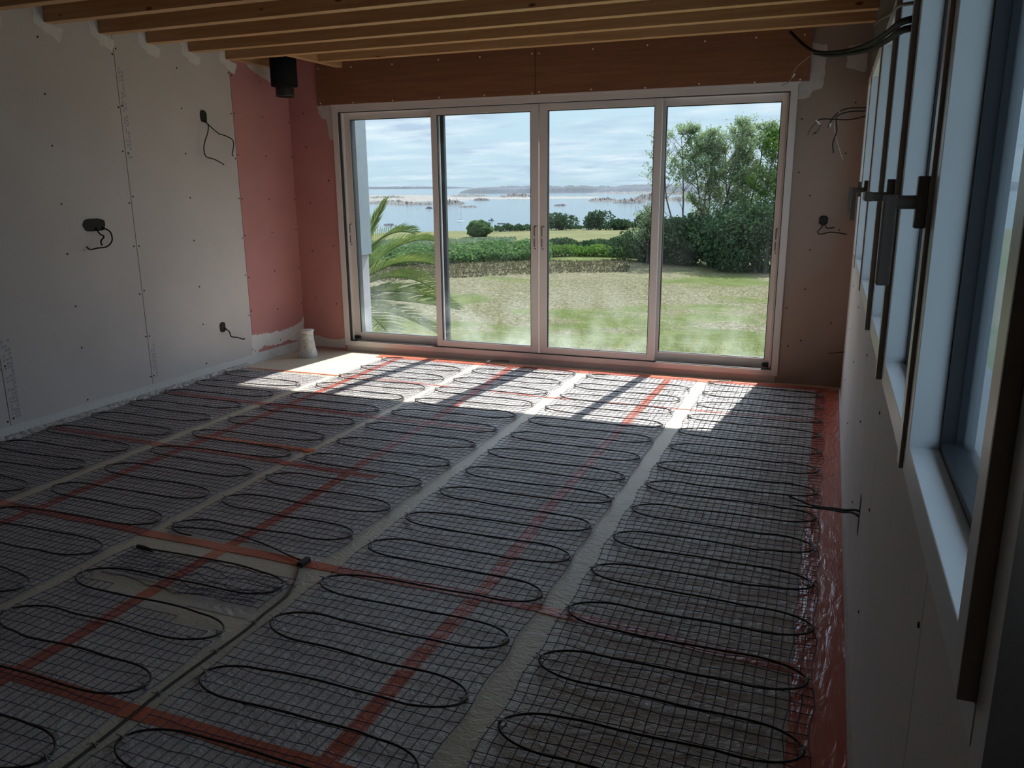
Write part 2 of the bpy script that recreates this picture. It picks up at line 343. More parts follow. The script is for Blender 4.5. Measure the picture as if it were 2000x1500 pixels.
wbox((WX0-.01, YB-.016, 2.25), (WX1+.01, YB-.001, 2.262), 'batten', 'alu')
for x, zs in ((-.14, [.35, .75, 1.05, 1.45, 1.9]), (.08, [.5, 1.2, 1.75, 2.1]), (-.25, [.3, .6, 1.62, 2.0]), (-4.60, [.5, .95, 1.4, 1.9, 2.2]), (-4.36, [.45, 1.0, 1.6])):
    for z in zs:
        s_ = screw(x+rs.uniform(-.02, .02), YB, z, 'y', wb, M['screw']); s_.matrix_parent_inverse = Matrix.Translation((0, -YB, 0))
for pts, sd, mm in (([(-4.45, 2.26), (-4.44, 2.20), (-4.41, 2.15), (-4.36, 2.14), (-4.345, 2.0), (-4.33, 1.97), (-4.295, 1.95), (-4.295, 2.26)], 40, 'plasterthin'),
                (([(-.295, 2.14), (-.26, 2.135), (-.22, 2.15), (-.20, 2.19), (-.14, 2.21), (-.125, 2.24), (-.12, 2.50), (-.225, 2.52), (-.225, 2.262), (-.295, 2.262)]), 41, 'plasterthin'),
                ([(-4.755, 0.02), (-4.755, .12), (-4.6, .13), (-4.5, .10), (-4.35, .105), (-4.30, .12), (-4.30, .02)], 42, 'plasterthin'),
                ([(.02, 2.34), (.02, 2.48), (.15, 2.5), (.15, 2.3)], 43, 'plasterthin')):
    o = patch(pts, 'B', 'plaster_patch', wb, m_=mm, seed=sd, jitter=.004); o.matrix_parent_inverse = Matrix.Translation((0, -YB, 0))

# right wall below and above the strip of side windows
wr = empty('wall_right', (XR, 3, 0), kind='structure')
PI_R = Matrix.Translation((-XR, -3, 0))
rse = [YN, -1.2, 0.0, 1.21, 2.38, 3.29, 4.5, 5.6, YB+.0]
for i in range(len(rse)-1):
    o = MB().box((XR, rse[i]+.002, 0), (XR+.3, rse[i+1]-.002, RW0+.01)).build('plasterboard', M['boardR'], wr); o.matrix_parent_inverse = PI_R
    for z in (.3, .62, .9):
        s_ = screw(XR, rse[i]+.02, z+rs.uniform(-.03, .03), 'x', wr, M['screw'], .005); s_.matrix_parent_inverse = PI_R
for a, b in (((XR+.0001, YN, RW1-.01), (XR+.3, YB, ZC)), ((XR, RW[-1]-.01, RW0), (XR+.3, YB, RW1)), ((XR, YN, RW0), (XR+.3, .745, RW1)), ((XR+.012, YN, 0), (XR+.29, YB, RW0-.02))):
    o = MB().box(a, b).build('plasterboard' if a[0] == XR else 'wall_core', M['boardR'] if a[0] == XR else M['seam'], wr); o.matrix_parent_inverse = PI_R
# exterior wing wall beside the sliding window
wing = empty('wall_exterior', (-4.9, 7.5, 0), kind='structure')
for a, b, n_, mt in (((-5.5, 6.90, .86), (-4.460, 7.40, 2.95), 'cladding', 'outgrey'), ((-5.5, 6.91, -3.1), (-4.495, 7.39, .86), 'rendered_wall', 'outwhite')):
    o = MB().box(a, b).build(n_, M[mt], wing); o.matrix_parent_inverse = Matrix.Translation((4.9, -7.5, 0))
# lower storey of the house, under the room
MB().box((XL-.3, YN-.3, -3.3), (XR+.3, YB+.24, -.3)).build('wall_lower', M['outwhite'], kind='structure')

# ------------------------------------------------------------------ ceiling joists
jnames = ['shortest joist, cut off at the trimmer beside the flue, nearest the sliding window', 'joist in front of the flue opening that carries the trimmer', 'third ceiling joist counted from the sliding window',
          'fourth ceiling joist counted from the sliding window', 'fifth ceiling joist counted from the sliding window', 'sixth joist from the sliding window, the last ending inside the photo left edge', 'seventh joist from the sliding window, at the top left corner of the photo', 'eighth joist from the sliding window, above the photo top edge', 'ninth joist from the sliding window, above the photo top edge']
for k in range(0, 9):
    jy = JY[k]; x0 = -4.15 if k == 0 else XL
    o = MB().box((x0, jy, JZ), (XR, jy+JW, ZC)).build('joist', M['joist'], bevel=.002)
    tag(o, 'sawn spruce '+jnames[k], 'joist', 'ceiling joists')
MB().box((-4.215, JY[1]+JW, JZ), (-4.15, YB-.019, ZC)).build('trimmer_beam', M['trimmer'], bevel=.002, label='pale spruce trimmer beam running to the window wall beside the black flue pipe', cat='beam')
MB().box((XL, JY[1]+JW, JZ), (XL+.045, YB, ZC)).build('wall_plate', M['trimmer'], bevel=.002, label='spruce batten along the pink wall board behind the flue pipe', cat='beam')

# flue pipe
M['flueblack'] = mat('matt_black_flue', (0.008, 0.008, 0.009), 0.8, spec=.12)
fl = empty('flue_pipe', (-4.47, 6.12, 2.30), 'black double-walled flue pipe hanging through the ceiling in the pink corner', 'pipe')
MB().lathe([(.112, .085), (.112, .48)], 32).build('outer_pipe', M['flueblack'], fl, smooth=False)
M['flue'] = mat('grey_black_flue', (0.035, 0.035, 0.037), 0.4, spec=.3)
MB().lathe([(.070, .0), (.078, .0), (.078, .015), (.076, .085), (.072, .1), (.070, .1), (.070, .0)], 32, cap=False).build('inner_pipe', M['flue'], fl, label='matt grey inner sleeve')
for o in fl.children:
    for p in o.data.polygons: p.use_smooth = abs(p.normal.z) < .5

# ------------------------------------------------------------------ sliding window (window_1)
w1 = empty('window_1', (-2.3, YB, 0), kind='structure', label='four-leaf white sliding window facing the sea')
INV = Matrix.Translation((2.3, -YB, 0))
def w1b(b, name, mt, parent=None, lab=None, bevel=.0015):
    o = b.build(name, M[mt], parent or w1, bevel=bevel, label=lab); 
    if parent is None: o.matrix_parent_inverse = INV
    else: o.matrix_parent_inverse = Matrix()
    return o
def ring(x0, x1, z0, z1, wl_, wr_, wb_, wt_, y0, y1):
    b = MB(); b.box((x0, y0, z0), (x0+wl_, y1, z1)); b.box((x1-wr_, y0, z0), (x1, y1, z1))
    b.box((x0+wl_, y0, z0), (x1-wr_, y1, z0+wb_)); b.box((x0+wl_, y0, z1-wt_), (x1-wr_, y1, z1)); return b
w1b(ring(WX0, WX1, WZ0, WZ1, .058, .050, .045, .055, YB-.012, YB+.03), 'frame', 'alu')
w1b(ring(WX0+.03, WX1-.03, WZ0+.01, WZ1-.02, .045, .045, .03, .045, YB+.03, YB+.125), 'track_frame', 'alu')
w1b(ring(WX0+.02, WX1-.02, WZ0+.01, WZ1-.02, .068, .060, .045, .075, YB+.125, YB+.23), 'outer_frame', 'dark', lab='anthracite outer frame')
w1b(ring(WX0+.058, WX1-.050, WZ0+.045, WZ1-.055, .006, .006, .006, .006, YB-.006, YB+.03), 'seal_and_shade', 'rubber')
LZ0, LZ1 = WZ0+.045, WZ1-.055
def leaf(x0, x1, y0, wl_, wr_, wb_, wt_, hx, z0=LZ0, z1=LZ1):
    e = empty('sash', (0, 0, 0)); e.parent = w1; e.matrix_parent_inverse = Matrix.Translation((2.3, -YB, 0))
    ring(x0, x1, z0, z1, wl_, wr_, wb_, wt_, y0, y0+.034).build('sash_frame', M['alu'], e, bevel=.002)
    ring(x0+.005, x1-.005, z0+.005, z1-.005, wl_-.01, wr_-.01, wb_-.01, wt_-.01, y0+.034, y0+.05).build('outer_sash_frame', M['dark'], e)
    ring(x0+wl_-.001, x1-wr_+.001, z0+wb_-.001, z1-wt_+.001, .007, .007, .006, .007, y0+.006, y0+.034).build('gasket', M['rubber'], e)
    MB().box((x0+wl_, y0+.016, z0+wb_), (x1-wr_, y0+.022, z1-wt_)).build('pane', M['glass'], e)
    h = MB().box((hx-.013, y0-.006, 1.01), (hx+.013, y0+.001, 1.205)).build('handle', M['alu'], e, bevel=.003)
    MB().box((hx-.010, y0-.0075, 1.01), (hx+.010, y0-.005, 1.018)).box((hx-.010, y0-.0075, 1.195), (hx+.010, y0-.005, 1.203)).box((hx-.0125, y0-.009, 1.12), (hx-.004, y0-.005, 1.20)).box((hx-.0125, y0-.009, 1.03), (hx-.004, y0-.005, 1.10)).build('handle_grip', M['handle'], e)
    return e
YI, YO = YB+.004, YB+.066
leaf(-4.235, -3.262, YO, .075, .065, .075, .062, -4.205)
leaf(-1.325, -0.348, YO, .055, .060, .075, .062, -0.378)
leaf(-3.305, -2.312, YI, .055, .070, .060, .060, -2.340)
leaf(-2.306, -1.290, YI, .072, .058, .060, .060, -2.272)
o = MB().box((-3.275, YO+.051, LZ0), (-3.235, YO+.085, LZ1)).build('outer_meeting_stile', M['dark'], w1, label='anthracite outer meeting stile'); o.matrix_parent_inverse = INV
# round latches at the foot of the outer leaves
for x in (-4.19, -0.39):
    o = MB().box((x-.035, YB+.045, LZ0+.015), (x+.035, YB+.066, LZ0+.045)).build('latch', M['rubber'], w1, bevel=.008); o.matrix_parent_inverse = INV

# ------------------------------------------------------------------ side windows (window_2 ...)
def side_window(i, y0, y1, pro, handle):
    w = empty('window_%d' % (i+2), (XR, y0, RW0), kind='structure'); inv = Matrix.Translation((-XR, -y0, -RW0))
    def part(b, n, mt, bevel=.0015, parent=None, lab=None):
        o = b.build(n, M[mt], parent or w, bevel=bevel, label=lab)
        if parent is None: o.matrix_parent_inverse = inv
        return o
    def ringy(a, b_, z0, z1, wn, wf, wb_, wt_, x0, x1):
        q = MB(); q.box((x0, a, z0), (x1, a+wn, z1)); q.box((x0, b_-wf, z0), (x1, b_, z1)); q.box((x0, a+wn, z0), (x1, b_-wf, z0+wb_)); q.box((x0, a+wn, z1-wt_), (x1, b_-wf, z1)); return q
    g = .003
    xf = XR-pro
    part(ringy(y0+.045, y1-g, RW0, RW1, .020, .055, .063, .063, XR-.002, XR+.050), 'frame', 'aluR')
    zs = RW0+(.048 if i == 0 else 0)
    if i == 0: part(MB().box((XR-.002, y0-.002, RW0), (XR+.05, y0+.046, zs-.001)), 'frame_corner', 'aluR', bevel=0)
    part(MB().box((xf, y0+.004, zs), (XR+.05, y0+.046, RW1)), 'sash_stile', 'aluR')
    part(MB().box((xf, y0, zs), (XR, y0+.0038, RW1)), 'side_shade_strip', 'seal_and_shade', bevel=0)  # darker strip colours the shade on the stile's near side
    part(MB().box((XR, y0-.001, zs), (XR+.05, y0+.0038, RW1)), 'gap_shade_strip', 'rubber', bevel=0)  # black strip put in for the shade in the gap beside the stile
    part(ringy(y0+.03, y1-.02, RW0+.02, RW1-.02, .045, .045, .060, .055, XR+.050, XR+.074), 'glazing_bead', 'dark', bevel=0)
    part(ringy(y0, y1, RW0, RW1, .07, .07, .075, .07, XR+.074, XR+.105), 'outer_frame', 'dark', bevel=0)
    part(MB().box((XR+.068, y0+.07, RW0+.075), (XR+.074, y1-.062, RW1-.068)), 'pane', 'glassR', bevel=0)
    if handle:
        yh, zh, mode = handle
        h = empty('handle', (0, 0, 0)); h.parent = w; h.matrix_parent_inverse = inv
        MB().box((xf-.019, yh-.014, zh-.047), (xf, yh+.014, zh+.047)).build('rosette', M['handle'], h, bevel=.002)
        MB().tube([(xf-.015, yh, zh), (xf-.062, yh, zh)], .0125, 12).build('neck', M['handle'], h)
        if mode == 'down': MB().box((xf-.074, yh-.012, zh-.155), (xf-.050, yh+.012, zh+.014)).build('lever', M['handle'], h, bevel=.004)
        else: MB().box((xf-.074, yh-.012, zh-.013), (xf-.050, yh+.145, zh+.013)).build('lever', M['handle'], h, bevel=.005)
    return w
side = [(0.81, 1.67, .018, None), (1.67, 2.46, .009, (1.695, 1.505, 'down')), (2.46, 3.31, .016, (2.50, 1.503, 'out')),
        (3.31, 4.55, .018, None), (4.55, 5.80, .008, (4.62, 1.505, 'down')), (5.80, 6.42, .006, (5.84, 1.50, 'down'))]
for i, s_ in enumerate(side): side_window(i, *s_)
MB().box((XR-.003, -0.6, 0), (XR+.03, 0.745, ZC)).build('trim_1', M['dark'], kind='structure')
MB().box((XR-.0008, 0.745, 0), (XR+.10, 0.8075, RW1)).build('trim_2', M['aluR'], kind='structure')

# ------------------------------------------------------------------ edge strips at the wall foot
MB().box((XL, YN, 0), (XL+.008, YB, .085)).build('baseboard_left', M['foam'], kind='structure')
b = MB(); rr = random.Random(9); ny = 330; prof = []
for j in range(ny+1):
    y = YB-.9-(j*.02); row = []
    for i in range(5):
        t = i/4; row.append((XL+.008+t*.055, y, .028*(1-t)**1.5+.003+(rr.random()*.010 if 0 < i < 4 else 0)))
    prof.append(row)
vv = [p for r_ in prof for p in r_]; b.add(vv, [(j*5+i, j*5+i+1, (j+1)*5+i+1, (j+1)*5+i) for j in range(ny) for i in range(4)])
b.build('edge_film', M['filmfold'], label='crinkled clear film folded up along the foot of the grey left wall', cat='plastic film')
MB().box((XR-.012, YN, 0), (XR, 6.45, .022)).build('baseboard_right', M['foam'], kind='structure')

# ------------------------------------------------------------------ tapes on the floor
def strip(pts, w, name, mt, z=.0012, label=None, group=None, th=.0012, wav=.004, cat='tape'):
    P = []; 
    for i in range(len(pts)-1):
        a, c = Vector(pts[i]), Vector(pts[i+1]); n = max(1, int((c-a).length/.15))
        for k in range(n): P.append(a.lerp(c, k/n))
    P.append(Vector(pts[-1])); r = random.Random(int(P[0].x*100+P[0].y*7)); v = []; f = []
    for i, p in enumerate(P):
        t = (P[min(i+1, len(P)-1)]-P[max(i-1, 0)]).normalized(); s = Vector((-t.y, t.x)); o = r.uniform(-wav, wav)
        for sg in (-1, 1):
            q = p+s*(sg*w/2+o); v.append((q.x, q.y, 0.0)); v.append((q.x, q.y, z+th))
    for i in range(len(P)-1):
        a = i*4; c = a+4; f += [(a+1, a+3, c+3, c+1), (a, a+1, c+1, c), (a+3, a+2, c+2, c+3)]
    f += [(0, 2, 3, 1), (len(v)-4, len(v)-3, len(v)-1, len(v)-2)]
    return MB().add(v, f).build(name, M[mt], label=label, cat=cat, group=group)
strip([(-1.13, 6.36), (-1.17, 4.9), (-1.18, 3.5), (-1.15, 2.7), (-1.18, 2.1), (-1.17, .2)], .062, 'joint_tape', 'tape', label='long red tape running lengthwise under the second heating mat from the right wall')
strip([(-2.50, 6.36), (-2.42, 5.0), (-2.39, 3.8), (-2.36, 3.0), (-2.38, 2.3), (-2.38, .2)], .062, 'joint_tape', 'tape', label='long red tape running lengthwise under the third mat, beneath the black end joint')
strip([(-3.62, 6.36), (-3.58, 4.6), (-3.57, 3.0), (-3.56, 1.0)], .062, 'joint_tape', 'tape', label='long red tape running lengthwise under the mat beside the leftmost one')
strip([(XL+.07, 1.60), (-2.5, 1.575), (-1.9, 1.565), (.03, 1.55)], .060, 'joint_tape', 'tape', z=.0024, label='red tape crossing the floor widthways nearest the viewer')
strip([(XL+.07, 2.63), (-2.85, 2.585), (-1.85, 2.58), (-.9, 2.57), (.03, 2.49)], .055, 'joint_tape', 'tape', z=.0024, label='red tape crossing the floor widthways just behind the cut mat end')
strip([(XL+.07, 3.66), (-2.9, 3.61), (-2.2, 3.58)], .055, 'joint_tape', 'tape', z=.0024, label='red tape crossing widthways in front of the loose orange strip')
strip([(XL+.07, 4.68), (-3.8, 4.64), (-2.0, 4.60)], .055, 'joint_tape', 'tape', z=.0024, label='red tape crossing widthways just outside the sunlit patch')
strip([(XL+.07, 5.60), (-3.67, 5.60), (-2.84, 5.57), (-1.95, 5.51), (-.84, 5.52), (.03, 5.5)], .022, 'joint_tape', 'tape', z=.0024, label='thin red tape crossing widthways through the sunlit patch')
strip([(-3.66, 3.845), (-2.79, 3.835)], .050, 'orange_tape_strip', 'tapebright', z=.006, label='loose bright orange tape offcut lying across the mat in the left half')
b = MB()
# wide tape along the right wall, turned slightly up against it
n = 150; v = []; 
for j in range(n+1):
    y = 6.42-j*.045
    for i, (x, z) in enumerate(((.0, .001), (.05, .0035), (.10, .0038), (.14, .0036), (XR-.0125, .0034))):
        v.append((x, y, z+mnoise.noise(Vector((x*25, y*6, 3)))*.0018*(1 if i in (1, 2, 3) else 0)+.0015))
b.add(v, [(j*5+i, j*5+i+1, (j+1)*5+i+1, (j+1)*5+i)[::-1] for j in range(n) for i in range(4)])
b.build('wide_wall_tape', M['tapewide'], smooth=True, label='wide glossy red tape along the foot of the right wall', cat='tape')
strip([(-3.85, 6.415), (-2.5, 6.42), (.1, 6.44)], .11, 'wide_wall_tape', 'tape', label='wide red tape along the floor under the sliding window', z=.002)

# ------------------------------------------------------------------ heating mats
PER = 0.3413
def heat_mat(x0, x1, ytop, ybot, yl, seed, label, ymask=None, first='L', cable_top=None, skew=0.0):
    """mesh strip x0..x1; left loop tips at yl - k*PER, right tips half a period nearer"""
    r = random.Random(seed)
    root = empty('heating_mat', ((x0+x1)/2, (ytop+ybot)/2, 0), label, 'heating mat', 'heating mats on the floor')
    inv = Matrix.Translation((-(x0+x1)/2, -(ytop+ybot)/2, 0))
    nx = 25; dx = (x1-x0)/nx; dy = .0488; nyy = int((ytop-ybot)/dy)
    def P(i, j):
        x = x0+i*dx; y = ytop-j*dy; q = Vector((x*6, y*6, seed)); q2 = Vector((x*25, y*25, seed+9))
        w = math.sin(2*math.pi*(y-yl)/PER)*.006*(1 if i in range(0, nx+1) else 0)
        return (x+mnoise.noise(q)*.006+mnoise.noise(q2)*.003+(w if i < 3 or i > nx-3 else 0), y+mnoise.noise(q+Vector((5, 5, 5)))*.010+mnoise.noise(q2+Vector((3, 1, 5)))*.004,
                .0075+abs(mnoise.noise(Vector((x*4, y*4, seed+3))))*.009+mnoise.noise(q2)*.002)
    G = [[P(i, j) for j in range(nyy+1)] for i in range(nx+1)]
    b = MB(); w2 = .0015
    def ok(p): return ymask is None or ymask(p[0], p[1])
    def seg(chain, ax):
        base = len(b.v); n_ = len(chain)
        if n_ < 2: return
        for p in chain:
            if ax == 'y': b.v += [(p[0]-w2, p[1], p[2]), (p[0], p[1], p[2]+w2), (p[0]+w2, p[1], p[2]), (p[0], p[1], p[2]-w2)]
            else: b.v += [(p[0], p[1]-w2, p[2]), (p[0], p[1], p[2]+w2), (p[0], p[1]+w2, p[2]), (p[0], p[1], p[2]-w2)]
        for k in range(n_-1):
            for s in range(4): s2 = (s+1) % 4; b.f.append((base+k*4+s, base+k*4+s2, base+k*4+4+s2, base+k*4+4+s))
    def chains(c):
        cur = []; out = []
        for p in c:
            if ok(p): cur.append(p)
            elif cur: out.append(cur); cur = []
        if cur: out.append(cur)
        return out
    for i in range(nx+1):
        for c in chains(G[i]): seg(c, 'y')
    for j in range(nyy+1):
        ch = [G[i][j] for i in range(nx+1)]
        e0 = Vector(ch[0]); ch = [(e0.x-r.uniform(.001, .012), e0.y, e0.z)]+ch
        for c in chains(ch): seg(c, 'x')
    o = b.build('mesh', M['mesh'], root); o.matrix_parent_inverse = inv
    # clear film lying under the mesh
    fb = MB(); nn = 12; m_ = int((ytop-ybot)/.1)
    fv = [(x0+(x1-x0)*i/nn, ytop-(ytop-ybot)*j/m_, .0015+.0012*abs(mnoise.noise(Vector((i*.9, j*.9, seed))))) for j in range(m_+1) for i in range(nn+1)]
    ff = []
    for j in range(m_):
        for i in range(nn):
            a = j*(nn+1)+i; c = fv[a]
            if ok((c[0]+.03, c[1]-.05)): ff.append((a, a+nn+1, a+nn+2, a+1))
    o = fb.add(fv, ff).build('film', M['film'], root, smooth=True); o.matrix_parent_inverse = inv
    # heating cable: arms across the mat joined by round ends
    pts = []; tips = []; k = 0; side_ = first
    yc = yl if first == 'L' else yl
    half = PER/2; q = .085; A = .17
    seq = []
    y = yl
    while y > ybot+.04:
        seq.append((side_, y)); y -= half; side_ = 'R' if side_ == 'L' else 'L'
    for n_, (s, yy) in enumerate(seq):
        j1, j2 = r.uniform(-.008, .008), r.uniform(-.012, .012); yy += j1
        tx = (x0+.015 if s == 'L' else x1-.012)+j2*.6
        sg = 1 if s == 'L' else -1
        arc = []
        for t in range(0, 11):
            th = math.pi*(t/10); arc.append((tx+sg*(1-math.sin(th))*A*1.0, yy+math.cos(th)*q))
        tips.append((tx, yy, s)); 
        for a_ in arc: pts.append((a_[0], a_[1]+mnoise.noise(Vector((a_[0]*3, a_[1]*3, seed)))*.010))
        if n_ < len(seq)-1:
            nxt = seq[n_+1]; nx_ = (x1-.012-A if nxt[0] == 'R' else x0+.015+A)
            xs_, ys_ = arc[-1]; ye = nxt[1]+q
            for t in range(1, 8):
                u = t/8; xx = xs_+(nx_-xs_)*u; pts.append((xx, ys_+(ye-ys_)*u+mnoise.noise(Vector((xx*3.2, yy*3, seed+7)))*.016))
    if cable_top: pts = list(cable_top)+pts
    path = [Vector((p[0], p[1], .0155+abs(mnoise.noise(Vector((p[0]*2.5, p[1]*2.5, seed))))*.006)) for p in pts]
    path = smooth_path(path, 2)
    o = MB().tube(path, .0040, 7).build('heating_cable', M['heat'], root, smooth=True); o.matrix_parent_inverse = inv
    # knotted ties that hold each cable end to the mesh
    cb_ = None
    for (tx, yy, s) in tips:
        if cb_ is None:
            tb = MB(); tb.tube([(math.cos(a)*.013, .0, .010+math.sin(a)*.011) for a in [i*math.pi/5 for i in range(11)]], .0019, 5)
            tb.tube([(-.020, -.007, .024), (0, 0, .021), (.024, .010, .020)], .0020, 5); tb.tube([(-.014, -.012, .004), (0, 0, .016)], .0015, 5)
            cb_ = tb.build('cable_tie', M['clip'], root, smooth=True); c_ = cb_
        else:
            c_ = cb_.copy(); COL.objects.link(c_); c_.parent = root
        c_.matrix_parent_inverse = inv; c_.location = (tx+(.006 if s == 'L' else -.006), yy, .004); c_.rotation_euler = (0, 0, r.uniform(-.9, .9))
    return root
heat_mat(-.805, .062, 6.40, .25, 6.335, 1, 'black cable heating mat nearest the right wall with its edge on the wide red tape')
heat_mat(-1.790, -.905, 6.39, .25, 6.225, 2, 'heating mat second from the right wall, over a long lengthwise red tape')
heat_mat(-2.765, -1.885, 6.40, 2.60, 6.440, 3, 'third heating mat from the right wall, reaching from the window to the black junction', first='L')
heat_mat(-3.735, -2.84, 6.36, .25, 6.26, 4, 'fourth heating mat from the right wall, with the loose orange tape on it')
heat_mat(-4.715, -3.83, 5.53, .25, 5.335, 5, 'heating mat beside the grey left wall, starting short of the bare sunlit corner')
def m3(x, y):
    # bare wedge where the mesh was slit and turned, widening to the right
    t = (x+2.77)/.88
    lo = 2.20-.215*t; hi = 2.215-.06*t+.0*(t*t)
    return not (lo < y < hi and t > .05)
heat_mat(-2.765, -1.885, 2.435, .25, 2.425-.085, 6, 'heating mat in the foreground starting at the slit and crumpled end beside the bare floor', ymask=m3, first='R', cable_top=[(-2.70, 2.43), (-2.5, 2.44), (-2.2, 2.445)])
j = empty('end_joint', (-2.68, 2.43, .016), 'black end joint sleeve at the crumpled start of the foreground mat', 'cable joint')
MB().tube([(-.05, .006, 0), (-.045, .006, 0), (0, 0, .002), (.05, -.006, 0)], [.006, .010, .010, .007], 10).build('sleeve', M['rubber'], j, smooth=True)
# bunched blue strands at the slit end of the mat
rb = random.Random(77)
for k in range(5):
    y = 2.405-k*.055; xs0 = -2.74+.02*k; pts = []
    for i in range(16):
        x = xs0+i*(.86-.03*k)/15; pts.append((x, y-.03*math.sin(i*.5+k)*(i/15)+rb.uniform(-.010, .010), .012+rb.random()*.016))
    b = MB(); sp = smooth_path(pts, 3)
    for q in range(3): b.tube([(p.x+rb.uniform(-.002, .002), p.y+math.sin(i*.7+q*2)*.003, p.z+math.cos(i*.7+q*2)*.003) for i, p in enumerate(sp)], .0009, 4)
    b.build('mesh_strand', M['mesh'], label=['loose blue strand bunched on the slit mat, nearest the black end joint', 'loose blue strand, second behind the end joint on the slit mat', 'middle loose blue strand of the slit mat', 'loose blue strand of the slit mat, second from the bare wedge', 'loose blue strand of the slit mat, nearest the bare wedge'][k], cat='mesh strand', group='loose strands of the slit mat')
# cold lead and its junction
jl = empty('cable_junction', (-1.945, 2.565, .014), 'small black junction with a pale end where the lead cable starts', 'cable joint')
MB().box((-.013, -.035, -.010), (.013, .03, .012)).build('body', M['rubber'], jl, bevel=.004); MB().box((-.006, .03, -.006), (.010, .045, .010)).build('end_cap', M['wire'], jl, bevel=.002, label='pale end cap')
lead = smooth_path([(-1.945, 2.53, .012), (-1.91, 2.47, .010), (-1.875, 2.40, .010), (-1.845, 2.31, .009), (-1.84, 2.15, .008), (-1.83, 2.05, .008), (-1.835, 1.86, .009), (-1.84, 1.65, .008), (-1.83, 1.36, .008), (-1.84, .9, .008), (-1.83, .3, .008)], 6)
lc = MB().tube(lead, .0048, 8).build('lead_cable', M['heat'], smooth=True, label='dark lead cable running towards the viewer in the gap between two mats', cat='cable')
for p in ((-1.868, 2.385), (-1.835, 2.10), (-1.835, 1.90), (-1.84, 1.65), (-1.832, 1.40), (-1.838, 1.1)):
    tb = MB(); tb.tube([(math.cos(a)*.009, 0, .009+math.sin(a)*.009) for a in [i*math.pi/5 for i in range(11)]], .0014, 5); tb.tube([(-.018, -.008, .014), (.02, .006, .017)], .0014, 5)
    o = tb.build('cable_tie', M['clip'], lc, smooth=True); o.location = (p[0], p[1], 0)
# loop back from mat three to the junction
MB().tube(smooth_path([(-2.74, 2.66, .012), (-2.5, 2.70, .014), (-2.25, 2.66, .014), (-2.05, 2.60, .012), (-1.96, 2.575, .012)], 6), .0036, 7).build('tail_cable', M['heat'], smooth=True, label='cable tail from the end of the third mat to the black junction', cat='cable')

# ------------------------------------------------------------------ wall boxes and loose cables
def wall_cable(name, paths, r, label, box=None, mt='cable', plane='L', cat='cable', extra=None):
    p0 = paths[0][0]
    root = empty(name, p0, label, cat); inv = Matrix.Translation(-Vector(p0))
    if box:
        cy_, cz_, wy, wz = box; b = MB(); n = 18; v = []; rb_ = random.Random(int(cz_*100))
        for k in range(n):
            t = 2*math.pi*k/n; ex = .55
            a = math.copysign(abs(math.cos(t))**ex, math.cos(t))*wy*(1+rb_.uniform(-.06, .06)); c = math.copysign(abs(math.sin(t))**ex, math.sin(t))*wz*(1+rb_.uniform(-.06, .06)); v.append((a, c))
        if plane == 'L': lo = [(XL, cy_+a, cz_+c) for a, c in v]; hi = [(XL+.003, cy_+a, cz_+c) for a, c in v]; ce = (XL+.003, cy_, cz_)
        else: lo = [(cy_+a, YB, cz_+c) for a, c in v]; hi = [(cy_+a, YB-.003, cz_+c) for a, c in v]
        b.add(lo+hi, [tuple(range(n)), tuple(range(2*n-1, n-1, -1))]+[(k, (k+1) % n, n+(k+1) % n, n+k) for k in range(n)])
        o = b.build('box_opening', M['boxdark'], root); o.matrix_parent_inverse = inv
        rim = MB(); rim.tube([hi[k % n] for k in range(n+1)], .0022, 5, cap=False); o = rim.build('box_rim', M['cable'], root); o.matrix_parent_inverse = inv
    for pth in paths:
        o = MB().tube(smooth_path(pth, 6), r, 7).build('cable', M[mt], root, smooth=True); o.matrix_parent_inverse = inv
    for pth, rr_, mm in (extra or []):
        o = MB().tube(smooth_path(pth, 6), rr_, 6).build('bare_wire', M[mm], root, smooth=True); o.matrix_parent_inverse = inv
    return root
X1 = XL+.05
wall_cable('wired_wall_box', [[(XL+.002, 5.42, 2.07), (XL+.03, 5.43, 2.04), (X1, 5.40, 1.98), (X1, 5.34, 1.87), (X1, 5.35, 1.79), (X1, 5.44, 1.77), (X1, 5.54, 1.735), (X1, 5.55, 1.725)],
    [(XL+.002, 5.42, 2.07), (XL+.03, 5.45, 2.03), (X1, 5.52, 1.975), (X1, 5.60, 1.96), (X1, 5.68, 1.935), (X1, 5.695, 1.90), (X1, 5.68, 1.85), (X1, 5.665, 1.815), (X1, 5.68, 1.80)]], .0042, 'round wall box high on the left wall with two long black cables dangling', (5.42, 2.10, .035, .045))
wall_cable('wired_wall_box', [[(XL+.002, 4.30, 1.28), (XL+.04, 4.33, 1.25), (X1, 4.33, 1.19), (X1, 4.28, 1.15), (X1, 4.20, 1.145), (X1, 4.14, 1.14), (X1, 4.11, 1.16)],
    [(XL+.002, 4.25, 1.28), (XL+.03, 4.25, 1.24), (X1, 4.265, 1.22), (X1, 4.235, 1.19), (X1, 4.24, 1.16)]], .0050, 'double-width wall box at mid height near the left photo edge with one curled cable', (4.24, 1.30, .088, .040))
wall_cable('wired_wall_box', [[(XL+.002, 5.43, .38), (XL+.04, 5.44, .35), (X1, 5.45, .305), (X1, 5.52, .285), (X1, 5.60, .255), (X1, 5.615, .26)]], .0050, 'small wall box low on the left wall with one short cable', (5.41, .39, .032, .040))
YW = YB-.04
wall_cable('wired_wall_box', [[(-.055, YB-.002, 1.24), (-.06, YW, 1.22), (-.085, YW, 1.185), (-.06, YW, 1.17), (.0, YW, 1.185), (.07, YW, 1.18), (.12, YW, 1.17)],
    [(-.04, YB-.002, 1.24), (-.02, YW, 1.215), (.03, YW, 1.22)]], .0038, 'wall box to the right of the sliding window with a thin cable looping right', (-.05, 1.27, .030, .030), plane='B')
